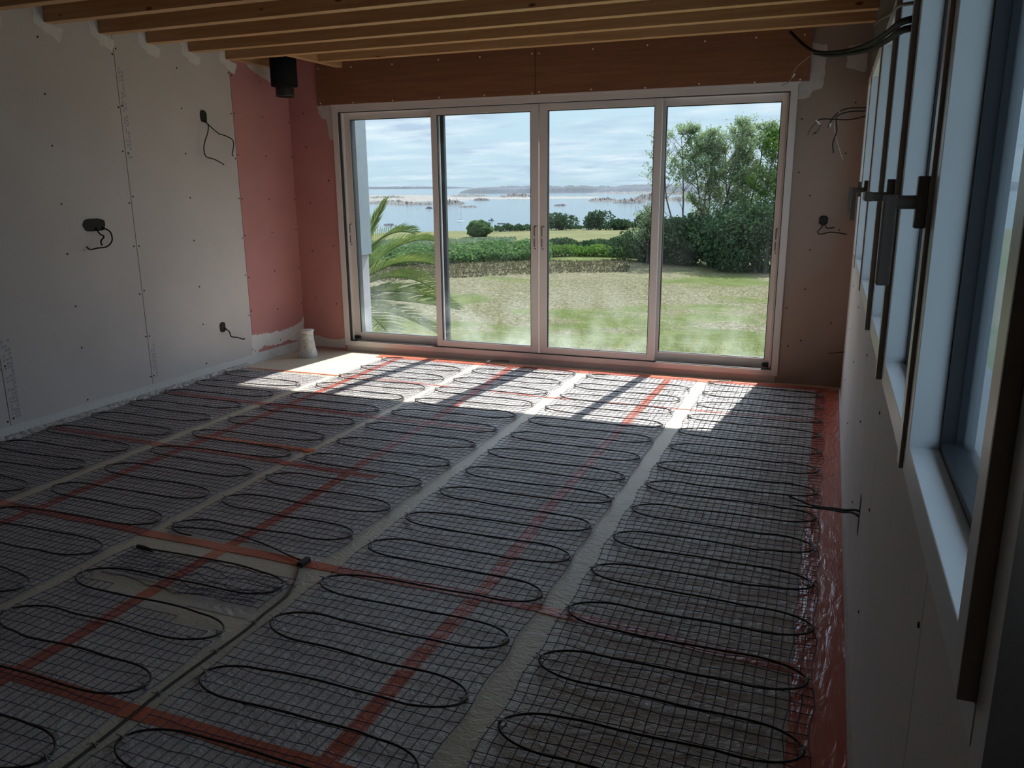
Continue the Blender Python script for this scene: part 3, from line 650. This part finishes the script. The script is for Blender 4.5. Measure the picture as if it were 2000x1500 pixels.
wall_cable('cable_bundle', [[(.165, 6.30, 2.04), (.06, 6.34, 2.045), (.0, 6.4, 2.03), (-.05, 6.42, 1.98), (-.07, 6.44, 1.93)], [(.165, 6.30, 2.02), (.05, 6.34, 2.02), (-.02, 6.38, 1.99), (-.01, 6.40, 1.90), (-.03, 6.42, 1.82), (-.02, 6.42, 1.75)],
    [(.165, 6.3, 1.985), (.06, 6.36, 1.97), (-.1, 6.42, 1.985), (-.15, 6.44, 1.975)]], .0038, 'bundle of thin black wires with white connectors hanging right of the window at head height', plane='B',
    extra=[([(.0, 6.38, 2.03), (-.03, 6.4, 1.95), (-.01, 6.42, 1.85), (.03, 6.42, 1.74), (.045, 6.42, 1.70)], .0022, 'wire'), ([(-.155, 6.44, 1.98), (-.125, 6.44, 1.95)], .007, 'nail'), ([(-.055, 6.42, 1.955), (-.06, 6.42, 1.93)], .007, 'nail'),
           ([(-.15, 6.44, 1.97), (-.19, 6.44, 1.92), (-.205, 6.44, 1.88)], .002, 'cable'), ([(-.12, 6.44, 1.95), (-.14, 6.44, 1.90), (-.175, 6.44, 1.88)], .002, 'cable')])
wall_cable('overhead_cable', [[(.160, 2.49, 1.955), (.134, 2.62, 1.968), (.123, 3.0, 2.007), (.088, 3.6, 2.062), (.02, 4.2, 2.126), (-.076, 4.8, 2.203), (-.168, 5.3, 2.286), (-.24, 5.6, 2.367), (-.344, 5.9, 2.498)],
    [(.160, 2.49, 1.933), (.136, 2.62, 1.946), (.122, 3.1, 1.994), (.09, 3.6, 2.040), (.02, 4.2, 2.112), (-.076, 4.8, 2.190), (-.165, 5.3, 2.275)]], .0095, 'thick pair of black cables sagging across the top right corner above the window', cat='cable',
    extra=[([(-.165, 5.3, 2.275), (-.22, 5.5, 2.27), (-.28, 5.7, 2.25), (-.32, 5.9, 2.20), (-.38, 6.0, 2.18)], .0025, 'handle'), ([(-.31, 5.88, 2.215), (-.295, 5.88, 2.235)], .006, 'nail')])
wall_cable('ceiling_cable', [[(.160, 2.5, 1.995), (.131, 2.7, 2.026), (.148, 3.6, 2.161), (.160, 5.0, 2.38), (.163, 5.6, 2.463), (.16, 6.1, 2.531)]], .005, 'single grey-brown cable running from the last joist end along the top of the side windows', mt='handle')
# cable group leaving the low slot in the right wall onto the mat
rw = wall_cable('floor_feed_cables', [[(0.171, 2.83, 0.446), (0.158, 2.9, 0.421), (0.134, 3.05, 0.358), (0.107, 3.3, 0.262), (0.074, 3.6, 0.145), (0.022, 3.85, 0.05), (-0.09, 4.02, 0.02)], [(0.171, 2.83, 0.427), (0.153, 2.92, 0.402), (0.128, 3.1, 0.329), (0.099, 3.35, 0.235), (0.055, 3.7, 0.098), (-0.06, 3.9, 0.02)]], .0042,
    'black feed cables coming out of a slot in the right wall onto the nearest mat')
o = MB().box((XR-.0015, 2.80, .36), (XR, 2.84, .50)).build('wall_slot', M['boxdark'], rw); o.matrix_parent_inverse = Matrix.Translation((-(XR-.001), -2.83, -.44))

wall_cable('corner_wire', [[(.171, 6.46, .30), (.12, 6.48, .285), (.06, 6.5, .275)]], .003, 'short stub of wire in the far right corner near the floor')
# ------------------------------------------------------------------ ribbed roll in the corner
M['roll'] = mat('ribbed_white_plastic', (0.66, 0.64, 0.60), 0.35, var=0.25, vscale=30, bump=.3, bscale=120)
sp = empty('ribbed_roll', (-4.47, 6.19, 0), 'upright ribbed roll of pale twine in clear wrapping on the bare floor corner', 'roll')
pr = [(.060, 0), (.078, .004), (.080, .05)]
z = .05
for i in range(26):
    rad = .076-.018*min(1, (z-.05)/.12); pr += [(rad, z), (rad+.0025, z+.003), (rad, z+.006)]; z += .0072
pr += [(.062, z+.002), (.064, z+.012), (.05, z+.013)]
MB().lathe(pr, 28).build('wound_body', M['roll'], sp, smooth=False)
MB().lathe([(.045, .240), (.066, .240), (.068, .252), (.045, .256)], 24).build('top_rim', M['foam'], sp, smooth=True)
M['wrap'] = mat('clouded_wrap', (0.62, 0.63, 0.64), 0.2, var=.2, vscale=20, bump=1.0, bscale=35)
MB().lathe([(.084, .002), (.086, .03), (.083, .055), (.079, .06)], 28, cap=False).build('wrapping', M['wrap'], sp, smooth=True)

# ================================================================== OUTDOORS
def pol(az, r, z=0.0): a = R(az); return Vector((math.sin(a)*r, math.cos(a)*r, z))
SEA = -12.0
def gz(x, y):
    r = math.hypot(x, y); az = math.degrees(math.atan2(x, y))
    rt = min(1, max(0, (az+30)/25))
    z = -3.05
    if r > 50: z -= (r-50)*(.031-.006*rt)
    edge = 126+18*rt+6*mnoise.noise(Vector((az*.25, 1, 2)))
    if r > edge: z -= (r-edge)*.55
    z += .20*mnoise.noise(Vector((x*.06, y*.06, 0)))*(1 if r > 25 else .3)+.07*mnoise.noise(Vector((x*.4, y*.4, 3)))
    return max(z, -16)
def ground_material():
    m = bpy.data.materials.new('mown_field'); m.use_nodes = True; t = m.node_tree; l = t.links.new
    b = t.nodes['Principled BSDF']; b.inputs['Roughness'].default_value = 0.95; b.inputs['Specular IOR Level'].default_value = 0.1
    g = N(t, 'ShaderNodeNewGeometry')
    def noi(s, d=6, rough=.65, sc=None):
        n = N(t, 'ShaderNodeTexNoise'); n.inputs['Scale'].default_value = s; n.inputs['Detail'].default_value = d; n.inputs['Roughness'].default_value = rough
        if sc:
            mp = N(t, 'ShaderNodeMapping'); mp.inputs['Scale'].default_value = sc; l(g.outputs['Position'], mp.inputs[0]); l(mp.outputs[0], n.inputs['Vector'])
        else: l(g.outputs['Position'], n.inputs['Vector'])
        return n
    big = noi(.16, 5, .6, (1, 1.6, 1)); mid = noi(.9, 8, .75); fine = noi(9, 6, .8, (1, .6, 1))
    green = ramp(t, [(.3, (.050, .070, .013)), (.7, (.112, .128, .040))]); l(mid.outputs[0], green.inputs[0])
    straw = ramp(t, [(.38, (.040, .036, .018)), (.5, (.120, .108, .060)), (.62, (.205, .188, .115))]); l(fine.outputs[0], straw.inputs[0])
    sp = N(t, 'ShaderNodeVectorMath', operation='LENGTH'); l(g.outputs['Position'], sp.inputs[0])
    band = ramp(t, [(0.0, (.30, .30, .30)), (.18, (.30, .30, .30)), (.215, (.42, .42, .42)), (.24, (.18, .18, .18)), (.27, (.45, .45, .45)), (.32, (.66, .66, .66)), (.44, (.72, .72, .72)), (.50, (.6, .6, .6)), (.53, (.05, .05, .05)), (1, (.25, .25, .25))])
    dv_ = N(t, 'ShaderNodeMath', operation='DIVIDE'); l(sp.outputs['Value'], dv_.inputs[0]); dv_.inputs[1].default_value = 100.0; l(dv_.outputs[0], band.inputs[0])
    s1 = N(t, 'ShaderNodeMath', operation='MULTIPLY_ADD'); l(big.outputs[0], s1.inputs[0]); s1.inputs[1].default_value = 3.0; s1.inputs[2].default_value = -1.5
    s2 = N(t, 'ShaderNodeMath', operation='ADD'); l(s1.outputs[0], s2.inputs[0]); l(band.outputs[0], s2.inputs[1])
    s3 = N(t, 'ShaderNodeMath', operation='MULTIPLY_ADD'); l(mid.outputs[0], s3.inputs[0]); s3.inputs[1].default_value = .9; s3.inputs[2].default_value = -.45
    s4 = N(t, 'ShaderNodeMath', operation='ADD', use_clamp=True); l(s2.outputs[0], s4.inputs[0]); l(s3.outputs[0], s4.inputs[1])
    rr_ = ramp(t, [(.35, (0, 0, 0)), (.62, (1, 1, 1))]); l(s4.outputs[0], rr_.inputs[0])
    mx_ = N(t, 'ShaderNodeMixRGB'); l(rr_.outputs[0], mx_.inputs[0]); l(green.outputs[0], mx_.inputs[1]); l(straw.outputs[0], mx_.inputs[2])
    far = ramp(t, [(.60, (0, 0, 0)), (.66, (1, 1, 1))]); l(dv_.outputs[0], far.inputs[0])
    fc = ramp(t, [(.35, (.075, .085, .030)), (.65, (.125, .115, .050))]); l(big.outputs[0], fc.inputs[0])
    m2_ = N(t, 'ShaderNodeMixRGB'); l(far.outputs[0], m2_.inputs[0]); l(mx_.outputs[0], m2_.inputs[1]); l(fc.outputs[0], m2_.inputs[2])
    l(m2_.outputs[0], b.inputs['Base Color'])
    bp = N(t, 'ShaderNodeBump'); bp.inputs['Strength'].default_value = 1.0; bp.inputs['Distance'].default_value = .30; l(mid.outputs[0], bp.inputs['Height']); l(bp.outputs[0], b.inputs['Normal'])
    return m
M['ground'] = ground_material()
b = MB(); na = 150; rad = [1.0]
while rad[-1] < 175: rad.append(rad[-1]*1.028+.05)
for r_ in rad:
    for i in range(na+1):
        p = pol(-75+i*1.0, r_); b.v.append((p.x, p.y, gz(p.x, p.y)))
for j_ in range(len(rad)-1):
    for i in range(na): a = j_*(na+1)+i; b.f.append((a, a+1, a+na+2, a+na+1))
b.build('ground', M['ground'], smooth=True, kind='structure', label='mown field sloping down to the shore')

# sea
def sea_material():
    m = bpy.data.materials.new('sea_water'); m.use_nodes = True; t = m.node_tree; l = t.links.new
    b = t.nodes['Principled BSDF']; b.inputs['Roughness'].default_value = .12; b.inputs['Specular IOR Level'].default_value = .5
    g = N(t, 'ShaderNodeNewGeometry'); mp = N(t, 'ShaderNodeMapping'); mp.inputs['Scale'].default_value = (.09, .22, 1); l(g.outputs['Position'], mp.inputs[0])
    n = N(t, 'ShaderNodeTexNoise'); n.inputs['Scale'].default_value = 3; n.inputs['Detail'].default_value = 8; n.inputs['Roughness'].default_value = .7; l(mp.outputs[0], n.inputs['Vector'])
    bp = N(t, 'ShaderNodeBump'); bp.inputs['Strength'].default_value = .12; bp.inputs['Distance'].default_value = 1.0; l(n.outputs[0], bp.inputs['Height']); l(bp.outputs[0], b.inputs['Normal'])
    r_ = ramp(t, [(.3, (.030, .050, .065)), (.7, (.060, .090, .11))]); l(n.outputs[0], r_.inputs[0]); l(r_.outputs[0], b.inputs['Base Color'])
    return m
M['sea'] = sea_material()
MB().add([(-30000, 60, SEA), (30000, 60, SEA), (30000, 30000, SEA), (-30000, 30000, SEA)], [(0, 1, 2, 3)]).build('sea', M['sea'], kind='stuff', label='calm pale blue sea reaching the horizon beyond the field', cat='sea')

# landmasses and islets as real mounds at their distance
M['rock'] = mat('seaside_rock', (0.062, 0.058, 0.056), .9, var=.5, vscale=.25, detail=8)
M['sand'] = mat('wet_sand', (0.088, 0.080, 0.066), .8, var=.15, vscale=.02)
M['farland'] = mat('hazy_wooded_coast', (0.034, 0.043, 0.056), 1.0, var=.3, vscale=.012, detail=8)
def mound(name, az0, az1, r, depth, h, mt, label, cat, group=None, rough=1.0, seed=0, nx=90, ny=10, power=.5, sc=None):
    b = MB(); c = pol((az0+az1)/2, r); L_ = 2*r*math.tan(R(abs(az1-az0)/2)); t = Vector((c.y, -c.x, 0)).normalized(); d = Vector((c.x, c.y, 0)).normalized()
    f_ = sc or 9.0
    for j_ in range(ny+1):
        for i in range(nx+1):
            u = i/nx*2-1; v_ = j_/ny*2-1; e = max(0, 1-u*u)**power*max(0, 1-v_*v_)**.5
            q = Vector((u*f_, v_*2, seed)); nz = (.86+.16*mnoise.noise(q*.35)+.14*mnoise.noise(q*1.3)+.05*mnoise.noise(q*4)) if mt == 'farland' else .55+.7*abs(mnoise.noise(q))+.45*mnoise.noise(q*3.1)+.25*mnoise.noise(q*8)*rough
            p = t*(u*L_/2)+d*(v_*depth/2); b.v.append((p.x, p.y, -0.6+max(0, e*nz)*(h+.6)))
    for j_ in range(ny):
        for i in range(nx): a = j_*(nx+1)+i; b.f.append((a, a+1, a+nx+2, a+nx+1))
    o = b.build(name, M[mt], label=label, cat=cat, group=group); o.location = (c.x, c.y, SEA); return o
mound('far_coast', -24.5, -13, 1650, 260, 14.5, 'farland', 'long wooded coast on the horizon starting behind the middle panes', 'coast', seed=1, nx=260, sc=22, power=.22)
mound('far_coast', -14.5, 12, 1600, 300, 18.5, 'farland', 'wooded coast on the horizon behind the tall trees', 'coast', seed=5, nx=420, sc=40, power=.2)
mound('far_coast', -36, -24, 5200, 300, 16, 'farland', 'faint low coast at the far left of the horizon', 'coast', seed=8, nx=200, sc=20, power=.4)
mound('sand_flat', -37, -25.0, 1050, 760, 1.0, 'sand', 'broad pale tidal sand flat seen through the leftmost pane', 'sandbank', seed=2, rough=.2, power=.3)
mound('sand_flat', -27.5, -14.5, 930, 200, 1.0, 'sand', 'long thin sand spit seen through the second and third panes', 'sandbank', seed=3, rough=.2, power=.3)
isl = [(-31.5, -28.2, 700, 40, 3.0, 'rocky reef on the left sand flat beside the wing wall'), (-30, -25.2, 640, 30, 2.6, 'long rock reef at the front of the left sand flat'),
       (-26.3, -24.5, 640, 30, 3.6, 'jagged rock pile just right of the first window stile'), (-31.4, -28.5, 1000, 60, 3.2, 'low rock line behind the left sand flat'),
       (-25.6, -22.8, 1120, 50, 3.2, 'thin low reef right of the first window stile'), (-22.2, -19.7, 980, 60, 5.0, 'dark low islet left of the central stiles'),
       (-24.0, -22.7, 790, 22, 2.4, 'small reef in front of the sand spit'), (-25.1, -23.5, 545, 14, 1.1, 'thin skerry awash beyond the sailing boat'),
       (-18.4, -17.4, 560, 14, 1.4, 'tiny skerry right of the central stiles'), (-16.0, -13.8, 720, 40, 3.2, 'flat reef in the third pane left of the pointed islet'),
       (-14.3, -11.9, 640, 30, 3.6, 'dark pointed islet in the third pane'), (-13.0, -10.2, 780, 50, 5.4, 'islet hidden partly by the third stile'),
       (-10.8, -7.4, 720, 40, 4.0, 'rocky islet just left of the tall trees'), (-16.2, -9.2, 1350, 60, 3.2, 'long thin reef below the far coast'), (-10.9, -8.8, 1180, 40, 4.6, 'small block-shaped islet by the fourth pane left edge'),
       (-30.3, -29.3, 300, 6, .7, 'little rock near shore above the palm tip'), (-27.3, -26.7, 520, 8, 1.2, 'tiny rock near the first stile')]
for k, (a0, a1, rr_, dp, hh, lb) in enumerate(isl): mound('rocky_islet', a0, a1, rr_, dp, hh, 'rock', lb, 'islet', 'rocky islets in the bay', seed=20+k, rough=1.5, nx=70, sc=7)
mound('shore_rocks', -25.6, -22.6, 172, 7, 1.5+.0, 'rock', 'dark shoreline rocks left of the round bush', 'rocks', seed=60, rough=1.6)

# boats
M['hullw'] = mat('white_hull', (.75, .75, .73), .4); M['hulld'] = mat('dark_hull', (.06, .08, .10), .4)
def boat(az, r_, L_, label, mast=0, cabin=False, mt='hullw', yaw=0):
    c = pol(az, r_, SEA); root = empty('sailing_boat' if mast else 'motor_boat', c, label, 'boat'); root.rotation_euler = (0, 0, R(-az+yaw))
    b = MB(); n = 14; 
    for i in range(n+1):
        u = i/n*2-1; w = .16*L_*(1-max(0, u)**2.2)*(.85 if u < -.8 else 1); dr = .10*L_+.03*L_*u*u
        b.v += [(u*L_/2, -w, dr), (u*L_/2, -w*.6, -.12), (u*L_/2, w*.6, -.12), (u*L_/2, w, dr)]
    for i in range(n):
        a = i*4
        for s in range(4): b.f.append((a+s, a+(s+1) % 4, a+4+(s+1) % 4, a+4+s))
    b.f.append((0, 1, 2, 3)); b.build('hull', M[mt], root, smooth=True)
    if mast: 
        MB().tube([(0.1*L_, 0, .1*L_), (0.08*L_, 0, mast)], [.05, .03], 6).build('mast', M['hulld'], root); MB().tube([(0.09*L_, 0, .28*L_), (-.35*L_, 0, .27*L_)], .06, 6).build('boom', M['hulld'], root)
        MB().box((-.2*L_, -.09*L_, .1*L_), (.2*L_, .09*L_, .17*L_)).build('cabin', M['hullw'], root, bevel=.05)
    if cabin: MB().box((-.05*L_, -.1*L_, .1*L_), (.2*L_, .1*L_, .34*L_)).build('cabin', M['hulld'], root, bevel=.05); MB().tube([(.0, 0, .3*L_), (0, 0, .5*L_)], .03, 5).build('aerial', M['hulld'], root)
boat(-24.85, 320, 2.9, 'small white sailing boat with a tall bare mast at anchor', mast=6.2)
boat(-22.70, 330, 2.4, 'small dark motor boat with a cabin', cabin=True, mt='hulld', yaw=25)
boat(-22.0, 300, 2.9, 'low dark open boat, nearest to the shore', mt='hulld', yaw=10)

# ---- vegetation
M['leafgreen'] = leafmat('bright_leaf', (.035, .09, .014), (.13, .21, .045), 2.0)
M['leafdark'] = leafmat('dark_shrub_leaf', (.016, .036, .020), (.065, .105, .045), 1.2, .2)
M['leafmid'] = leafmat('bramble_leaf', (.040, .085, .030), (.14, .22, .085), 1.6, .3)
M['leafgrey'] = leafmat('poplar_leaf', (.11, .155, .075), (.27, .35, .175), 1.5, .4)
M['reed'] = leafmat('pale_reed', (.08, .12, .07), (.14, .185, .115), .8, .3)
M['bark'] = mat('grey_bark', (.055, .048, .042), .9, var=.3, vscale=6)
M['palm'] = leafmat('palm_frond_green', (.035, .075, .016), (.16, .20, .05), 2.5, .3)
M['straw'] = leafmat('dry_thatch', (.060, .058, .032), (.150, .130, .080), 3, .2)
def leaves(b, rnd, c, s, up=.3):
    """one folded leaf blade at c"""
    a = Vector((rnd.gauss(0, 1), rnd.gauss(0, 1), rnd.gauss(0, 1)+up)).normalized(); t = a.orthogonal().normalized()
    t = (Matrix.Rotation(rnd.uniform(0, 6.28), 3, a) @ t); u = a.cross(t); c = Vector(c); s2 = s*rnd.uniform(.6, 1.3); k = len(b.v)
    b.v += [tuple(c-t*s2), tuple(c+u*s2*.5), tuple(c+t*s2), tuple(c-u*s2*.5)]; b.f.append((k, k+1, k+2, k+3))
def blob(b, rnd, c, rx, ry, rz, n, s, shell=.35):
    for _ in range(n):
        d = Vector((rnd.gauss(0, 1), rnd.gauss(0, 1), rnd.gauss(0, 1))).normalized(); q = rnd.uniform(shell, 1)**.5
        q *= 1+.25*mnoise.noise(d*2.2+Vector(c)*.7); leaves(b, rnd, (c[0]+d.x*rx*q, c[1]+d.y*ry*q, c[2]+d.z*rz*q), s)
def bush(az, r_, w, h, label, mt='leafmid', n=1500, s=.10, seed=0, group=None, name='bush'):
    rnd = random.Random(seed); c = pol(az, r_); z = gz(c.x, c.y); root = empty(name, (c.x, c.y, z), label, 'bush', group)
    b = MB()
    if name == 'round_bush': blob(b, rnd, (0, 0, h*.47), w*.5, w*.5, h*.5, n, s, .7)
    else:
        for k in range(7): blob(b, rnd, (rnd.uniform(-.45, .45)*w, rnd.uniform(-.3, .3)*w, h*rnd.uniform(.3, .62)), w*.38, w*.38, h*.38, n//7, s)
    b.build('foliage', M[mt], root)
    st = MB()
    for k in range(6): st.tube([(rnd.uniform(-.1, .1)*w, rnd.uniform(-.1, .1)*w, -.05), (rnd.uniform(-.3, .3)*w, rnd.uniform(-.2, .2)*w, h*.6)], [.03*h, .01*h], 5)
    st.build('stems', M['bark'], root)
    return root
def tree(az, r_, h, spread, label, seed, n_leaf=5200, lean=0.0, mt='leafgrey', ls=.07, low=.33, stems=3):
    """several upright stems with rising side branches and twigs; leaves sit in clumps on the twigs"""
    rnd = random.Random(seed); c = pol(az, r_); z = gz(c.x, c.y); root = empty('tree', (c.x, c.y, z), label, 'tree', 'tall trees at the field edge')
    w = MB(); tips = []
    def limb(p, d, l_, rad_, n, bend):
        pts = [Vector(p)]; q = Vector(p); dd = Vector(d).normalized()
        for i in range(n): dd = (dd+Vector((rnd.gauss(0, bend), rnd.gauss(0, bend), .06))).normalized(); q = q+dd*l_/n; pts.append(Vector(q))
        w.tube(pts, [rad_*(1-.75*i/n) for i in range(n+1)], 6 if rad_ > .03 else 4, cap=False); return pts
    for k in range(stems):
        a = rnd.uniform(0, 6.28); hh = h*rnd.uniform(.80, 1.0) if k else h*.93
        st = limb((math.cos(a)*.35, math.sin(a)*.35, -.1), (math.cos(a)*.13*spread+lean, math.sin(a)*.13*spread, 1), hh*.93, .075, 12, .05)
        for i in range(1, 13):
            t = i/12
            if t < low: 
                if rnd.random() < .6: continue
            for m_ in range(3 if t > low else 1):
                b2 = rnd.uniform(0, 6.28); L2 = spread*(1.35*math.sin(math.pi*min(1, max(.08, (t-low*.6)/(1.03-low*.6))))**.7+.25)*rnd.uniform(.6, 1.1)
                br = limb(st[i], (math.cos(b2), math.sin(b2), .75), L2, .022, 5, .12)
                for j_ in range(2, 6):
                    for q_ in range(2):
                        b3 = rnd.uniform(0, 6.28); tw = limb(br[j_], (math.cos(b3), math.sin(b3), .7), .45*spread*rnd.uniform(.6, 1.3), .008, 3, .2)
                        if t > low*.9: tips.extend(tw[1:])
    w.build('trunk_and_branches', M['bark'], root, smooth=True)
    b = MB(); T = [t_ for t_ in tips if mnoise.noise(Vector((t_.x*.8, t_.y*.8, t_.z*.8+seed))) > -.22]
    for _ in range(n_leaf):
        t_ = rnd.choice(T); leaves(b, rnd, (t_.x+rnd.gauss(0, .10), t_.y+rnd.gauss(0, .10), t_.z+rnd.gauss(0, .10)), ls)
    b.build('foliage', M[mt], root); return root
tree(-8.9, 50, 8.1, 1.15, 'open-crowned tree, leftmost of the tall group, with bare lower branches', 11, 6500, lean=-.03, low=.52, stems=3)
tree(-7.35, 51, 8.9, .95, 'tall slender tree in the middle of the group behind the dark shrubs', 12, 12000, low=.30)
tree(-5.75, 50, 8.8, 1.0, 'tall full tree right of the slender one', 13, 14000, low=.22)
tree(-4.1, 49, 8.2, 1.0, 'dense tree at the right edge of the fourth pane', 14, 13000, mt='leafgreen', low=.22)
tree(-11.4, 49, 3.7, .8, 'young pale tree behind the third stile', 16, 1600, stems=2)
k = 0
for az, r_, w_, h_, lb in ((-12.2, 52, 3.4, 2.0, 'dark green shrub just behind the third stile'), (-10.6, 50, 3.4, 2.4, 'dark shrub left of the tall trees, second in the thicket'), (-9.0, 49, 3.4, 3.0, 'dark shrub under the open-crowned tree'),
                        (-7.4, 47.5, 3.6, 3.4, 'dark shrub under the slender tree'), (-5.8, 46, 3.6, 3.9, 'tall dark shrub under the full tree'), (-4.2, 45, 3.6, 4.2, 'tall dark shrub beside the right window jamb')):
    k += 1; bush(az, r_, w_, h_, lb, 'leafdark', 4200, .12, 100+k, 'dark thicket at the field edge', 'thicket_shrub')
bush(-23.55, 104, 3.2, 2.1, 'big round bush standing alone on the shore beneath the boats', 'leafmid', 7000, .13, 200, name='round_bush')
for az, w_, h_, lb in ((-17.75, 4.2, 2.9, 'wide shore bush right of the central stiles'), (-15.1, 3.8, 3.2, 'round shore bush in the middle of the third pane'), (-13.6, 4.4, 1.8, 'low ragged shore bush'), (-12.2, 2.0, 2.7, 'narrow shore bush by the third stile'), (-9.6, 4, 1.9, 'low shore bush left of the tall trees')):
    k += 1; bush(az, 128, w_, h_, lb, 'leafdark', 1500, .22, 300+k, 'bushes along the shore', 'shore_bush')
def hedge(pts, w_, h_, n, s, mt, name, label, seed, cat='hedge', hv=.3):
    rnd = random.Random(seed); b = MB()
    P = [pol(a, r_) for a, r_ in pts]
    for _ in range(n):
        i = rnd.randrange(len(P)-1); t = rnd.random(); p = P[i].lerp(P[i+1], t); d = p.normalized(); dd = rnd.uniform(-1, 1)
        hh = h_*(1-hv+hv*2*abs(mnoise.noise(Vector((p.x*.45, p.y*.45, seed)))))*math.sqrt(max(0, 1-dd*dd*.8)); q = p+d*dd*w_/2
        zz = gz(q.x, q.y)+hh*(rnd.random()**.5); leaves(b, rnd, (q.x, q.y, zz), s, up=.8)
    return b.build(name, M[mt], label=label, cat=cat, kind='stuff')
hedge([(-38, 47), (-31, 50), (-24, 53), (-18.5, 55)], 7, 1.25, 22000, .13, 'leafmid', 'bramble_hedge', 'bright green bramble hedge beyond the field in the two left panes', 1)
hedge([(-19.5, 55), (-15, 56), (-11, 54)], 2.5, .85, 6500, .11, 'leafgreen', 'maize_row', 'low pale green crop row in the third pane', 2)
hedge([(-19.5, 62), (-15, 63), (-11, 60)], 3, 1.5, 7000, .12, 'leafdark', 'back_hedge', 'darker hedge behind the pale crop row', 3, hv=.6)
hedge([(-38, 66), (-30, 70), (-21, 72)], 30, .7, 9000, .14, 'reed', 'reed_bed', 'grey-green reeds between the bramble hedge and the sea', 4)
hedge([(-22.5, 122), (-19, 128)], 4, 1.1, 2500, .18, 'leafdark', 'shore_scrub', 'dark scrub line along the shore right of the round bush', 5)
hedge([(-19, 134), (-8, 138)], 3, .7, 3000, .2, 'leafdark', 'shore_scrub', 'thin scrub line along the shore in the third pane', 6)
hedge([(-38, 43), (-30, 44.5), (-22, 46.5), (-13, 48.5)], 8, .16, 9000, .09, 'straw', 'dry_bank', 'brown cut stubble along the foot of the hedge', 7)
hedge([(-34, 16), (-33, 26)], 12, .55, 7000, .07, 'leafgreen', 'weed_patch', 'tall fresh weeds below the palm fronds', 8)
# grass tufts over the near field
rnd = random.Random(5); b = MB()
for _ in range(26000):
    az = rnd.uniform(-36, 2); r_ = 14+rnd.random()**1.2*26; p = pol(az, r_); z = gz(p.x, p.y); a = rnd.uniform(0, 6.28); h_ = rnd.uniform(.02, .08)*(1 if r_ < 24 else .6); w_ = rnd.uniform(.006, .014)
    k = len(b.v); dx_, dy_ = math.cos(a)*w_, math.sin(a)*w_; b.v += [(p.x-dx_, p.y-dy_, z-.01), (p.x+dx_, p.y+dy_, z-.01), (p.x+rnd.gauss(0, .04), p.y+rnd.gauss(0, .04), z+h_)]; b.f.append((k, k+1, k+2))
b.build('grass', leafmat('field_grass', (.06, .095, .022), (.15, .165, .07), .8, .35), kind='stuff', label='short green and straw coloured grass over the mown field', cat='grass')

# palm
def palm(c, label):
    root = empty('palm', c, label, 'palm'); rnd = random.Random(4)
    MB().lathe([(.22, -3.4), (.20, -1.6), (.24, -.3), (.30, .0), (.16, .25)], 14).build('trunk', M['bark'], root, smooth=True)
    fr = [((.62, .1, 1.25), 1.50, .15, .9), ((.75, -.15, 1.25), 1.75, 1.25, .25), ((1, .0, .80), 1.75, .95, .4), ((1, -.25, .55), 1.85, .85, .5), ((1, .1, .0), 1.75, .15, .7), ((1, -.1, .22), 1.8, .45, .6), ((.5, .6, .9), 1.9, 1.2, .6),
          ((-.4, .5, .9), 1.9, 1.2, .6), ((-.9, 0, .7), 1.9, 1.2, .6), ((-.3, -.8, .8), 1.9, 1.2, .6), ((.9, .3, -.25), 1.6, .3, .8), ((.3, -.2, 1.4), 1.8, .9, .5), ((.4, -.9, .2), 1.8, .9, .6), ((.8, -.5, -.1), 1.6, .4, .6)]
    for (d, L_, droop, j) in fr:
        d = Vector(d).normalized(); pts = []; p = Vector((0, 0, .1)); n = 22; e = Vector(d)
        for i in range(n+1):
            pts.append(Vector(p)); e = (e+Vector((0, 0, -droop*1.6/n*(i/n+.25)))).normalized(); p = p+e*L_/n
        f_ = MB(); f_.tube(pts, [.02*(1-.8*i/n)+.003 for i in range(n+1)], 5)
        for i in range(2, n):
            for sub in (0, .5):
                q = pts[i].lerp(pts[min(i+1, n)], sub); t = (pts[min(i+1, n)]-pts[i-1]).normalized(); sd = t.cross(Vector((0, 0, 1))).normalized()
                ll = .42*math.sin(math.pi*min(1, (i/n)*.9+.12))+.10
                for sg in (-1, 1):
                    dr = (sd*sg*.75+t*.85+Vector((0, 0, .30+rnd.uniform(-.1, .1)))).normalized(); tip = q+dr*ll*rnd.uniform(.85, 1.1)+Vector((0, 0, -.10*ll)); up_ = dr.cross(sd*sg).normalized()*.009
                    mid_ = q.lerp(tip, .5)+Vector((0, 0, .02)); k = len(f_.v); f_.v += [tuple(q-up_*.5), tuple(mid_-up_), tuple(tip), tuple(mid_+up_), tuple(q+up_*.5)]; f_.f.append((k, k+1, k+2, k+3, k+4))
        f_.build('frond', M['palm'], root)
    return root
palm((-6.3, 9.6, -.05), 'palm with arching feathery fronds beside the white wing wall outside')
